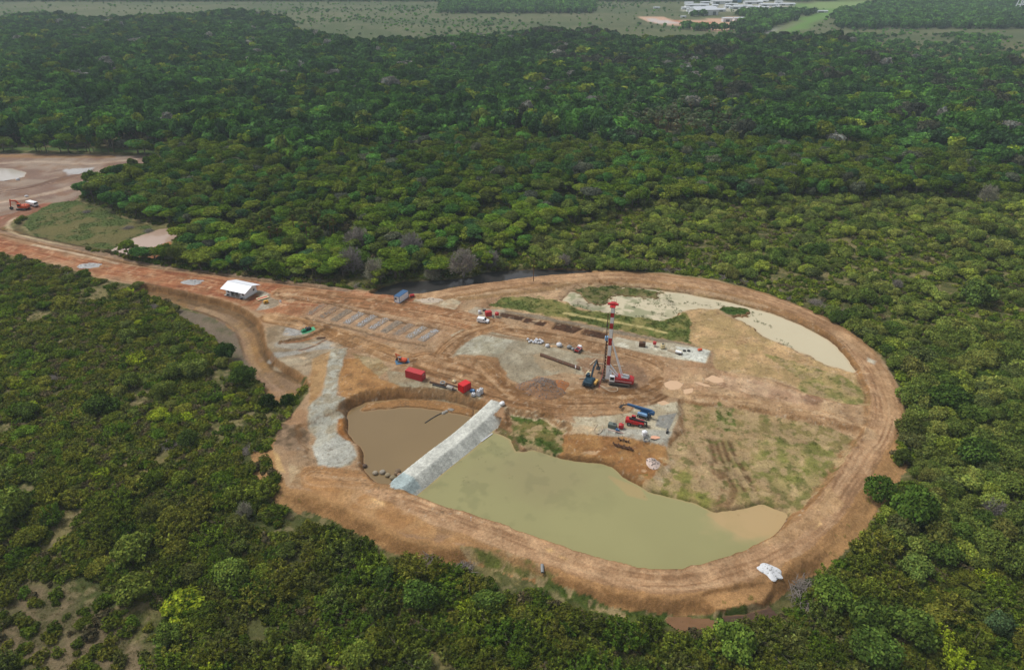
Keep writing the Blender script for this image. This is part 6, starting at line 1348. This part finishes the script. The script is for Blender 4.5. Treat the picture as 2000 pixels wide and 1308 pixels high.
# ---- far facility
mFW, mFR, mFD = paint('far_white', (214, 218, 222), .6, var=.05), paint('far_roof', (200, 206, 212), .5, var=.05), paint('far_dark', (92, 100, 104), .7)
def shed(u, v, L, D, H, rz, label, roof=mFR, wall=mFW, rise=.12, doors=2, cat='building', name='warehouse', group=None):
    L *= .62; D *= .6; H *= .58
    x, y = W(u, v, -2); t = thing(name, label, cat, (x, y, -1.6), math.radians(rz), group)
    MB().box((0,0,H/2), (L,D,H)).build('wall', wall, t); r = MB()
    r.add([(-L/2-.8,-D/2-.8,H+.05),(L/2+.8,-D/2-.8,H+.05),(L/2+.8,0,H+.05+D*rise),(-L/2-.8,0,H+.05+D*rise),(L/2+.8,D/2+.8,H+.05),(-L/2-.8,D/2+.8,H+.05)], [(0,1,2,3),(3,2,4,5),(0,3,5),(1,4,2),(5,4,1,0)]); r.build('roof', roof, t)
    for k in range(doors): MB().box((-L/2+L*(k+.5)/doors, -D/2-.05, H*.35), (L/doors*.4,.2,H*.7)).build('door', mFD, t)
    return t
shed(1373, 30, 72, 58, 17, 8, 'big white-roofed hangar, the largest building in the distance', rise=.14, doors=3, name='hangar')
shed(1405, 24, 30, 26, 8, 8, 'low white annex at the right of the big hangar', name='annex', doors=1)
shed(1419, 44, 26, 16, 11, 3, 'white cube building right of the reddish ground in the distance', doors=1, name='building'); shed(1445, 42, 38, 16, 9, 8, 'long white building at the right end of the far site', name='building')
shed(1360, 15, 78, 24, 9, 3, 'long flat white building behind the big hangar', name='building'); shed(1408, 9, 70, 30, 12, 5, 'white-roofed hall above the big hangar', name='building')
shed(1432, 6, 50, 30, 13, 2, 'bluish grey hall in the middle of the far complex', name='building', wall=cSky, doors=1); shed(1470, 9, 64, 26, 9, 4, 'white hall right of the bluish hall', name='building'); shed(1500, 13, 60, 24, 7, 4, 'low white building left of the wide lawn', name='building')
shed(1535, 12, 56, 22, 7, 2, 'rightmost low white building beside the wide lawn', name='building'); shed(1450, 15, 60, 18, 6, 3, 'flat pale shed in front of the bluish hall', name='building')
shed(1602, 26, 42, 12, 6, 3, 'white low building alone on the far green lawn', name='building', doors=1); shed(1282, 18, 20, 10, 5, 0, 'tiny white building alone left of the far complex', name='building', doors=1)
shed(1334, 36, 14, 10, 5, 10, 'small pale shed on the reddish ground near the big hangar', name='shed', doors=1); shed(1218, 2, 60, 20, 7, 0, 'long pale building at the top edge left of the far complex', name='building')
for i, (u, v) in enumerate([(1340,20),(1352,24),(1385,17),(1396,14),(1420,17),(1436,19),(1455,21),(1470,17),(1488,19),(1515,17),(1345,10),(1378,8),(1452,4),(1490,5),(1520,8),(1428,12)]):
    shed(u, v, rr.uniform(18, 42), rr.uniform(12, 20), rr.uniform(5, 9), rr.uniform(-4, 10), 'small pale hall scattered among the distant complex', name='small_hall', doors=1, group='small halls of the distant complex')
x, y = W(1990, 26, -2); t = thing('far_mast', 'pale lattice tower cut by the top right corner', 'tower', (x, y, -2)); mb = MB()
for a in range(4):
    cx_, cy_ = (7 if a % 2 else -7), (7 if a > 1 else -7); mb.tube((cx_, cy_, 0), (cx_*.15, cy_*.15, 60), 1.2, .7, 6)
mb.build('frame', mFW, t)
for z in (15, 30, 45): k = 1 - z/60*.85; MB().box((0,0,z), (14*k,14*k,.8)).build('brace', mFW, t)

# ---- air
hz = bpy.data.meshes.new('haze'); mb = MB(); mb.box((0, 2350, 57), (10900, 6800, 128)); hz.from_pydata(mb.v, [], mb.f); hz.update()
ho = bpy.data.objects.new('haze', hz); col.objects.link(ho); tag(ho, 'thin pale haze over the whole landscape', None, None, 'stuff')
m = bpy.data.materials.new('air'); m.use_nodes = True; T = m.node_tree; T.nodes.clear(); out = T.nodes.new('ShaderNodeOutputMaterial'); pv = T.nodes.new('ShaderNodeVolumePrincipled')
pv.inputs['Density'].default_value = .00014; pv.inputs['Color'].default_value = (.78, .93, 1.0, 1); T.links.new(pv.outputs[0], out.inputs['Volume']); hz.materials.append(m)
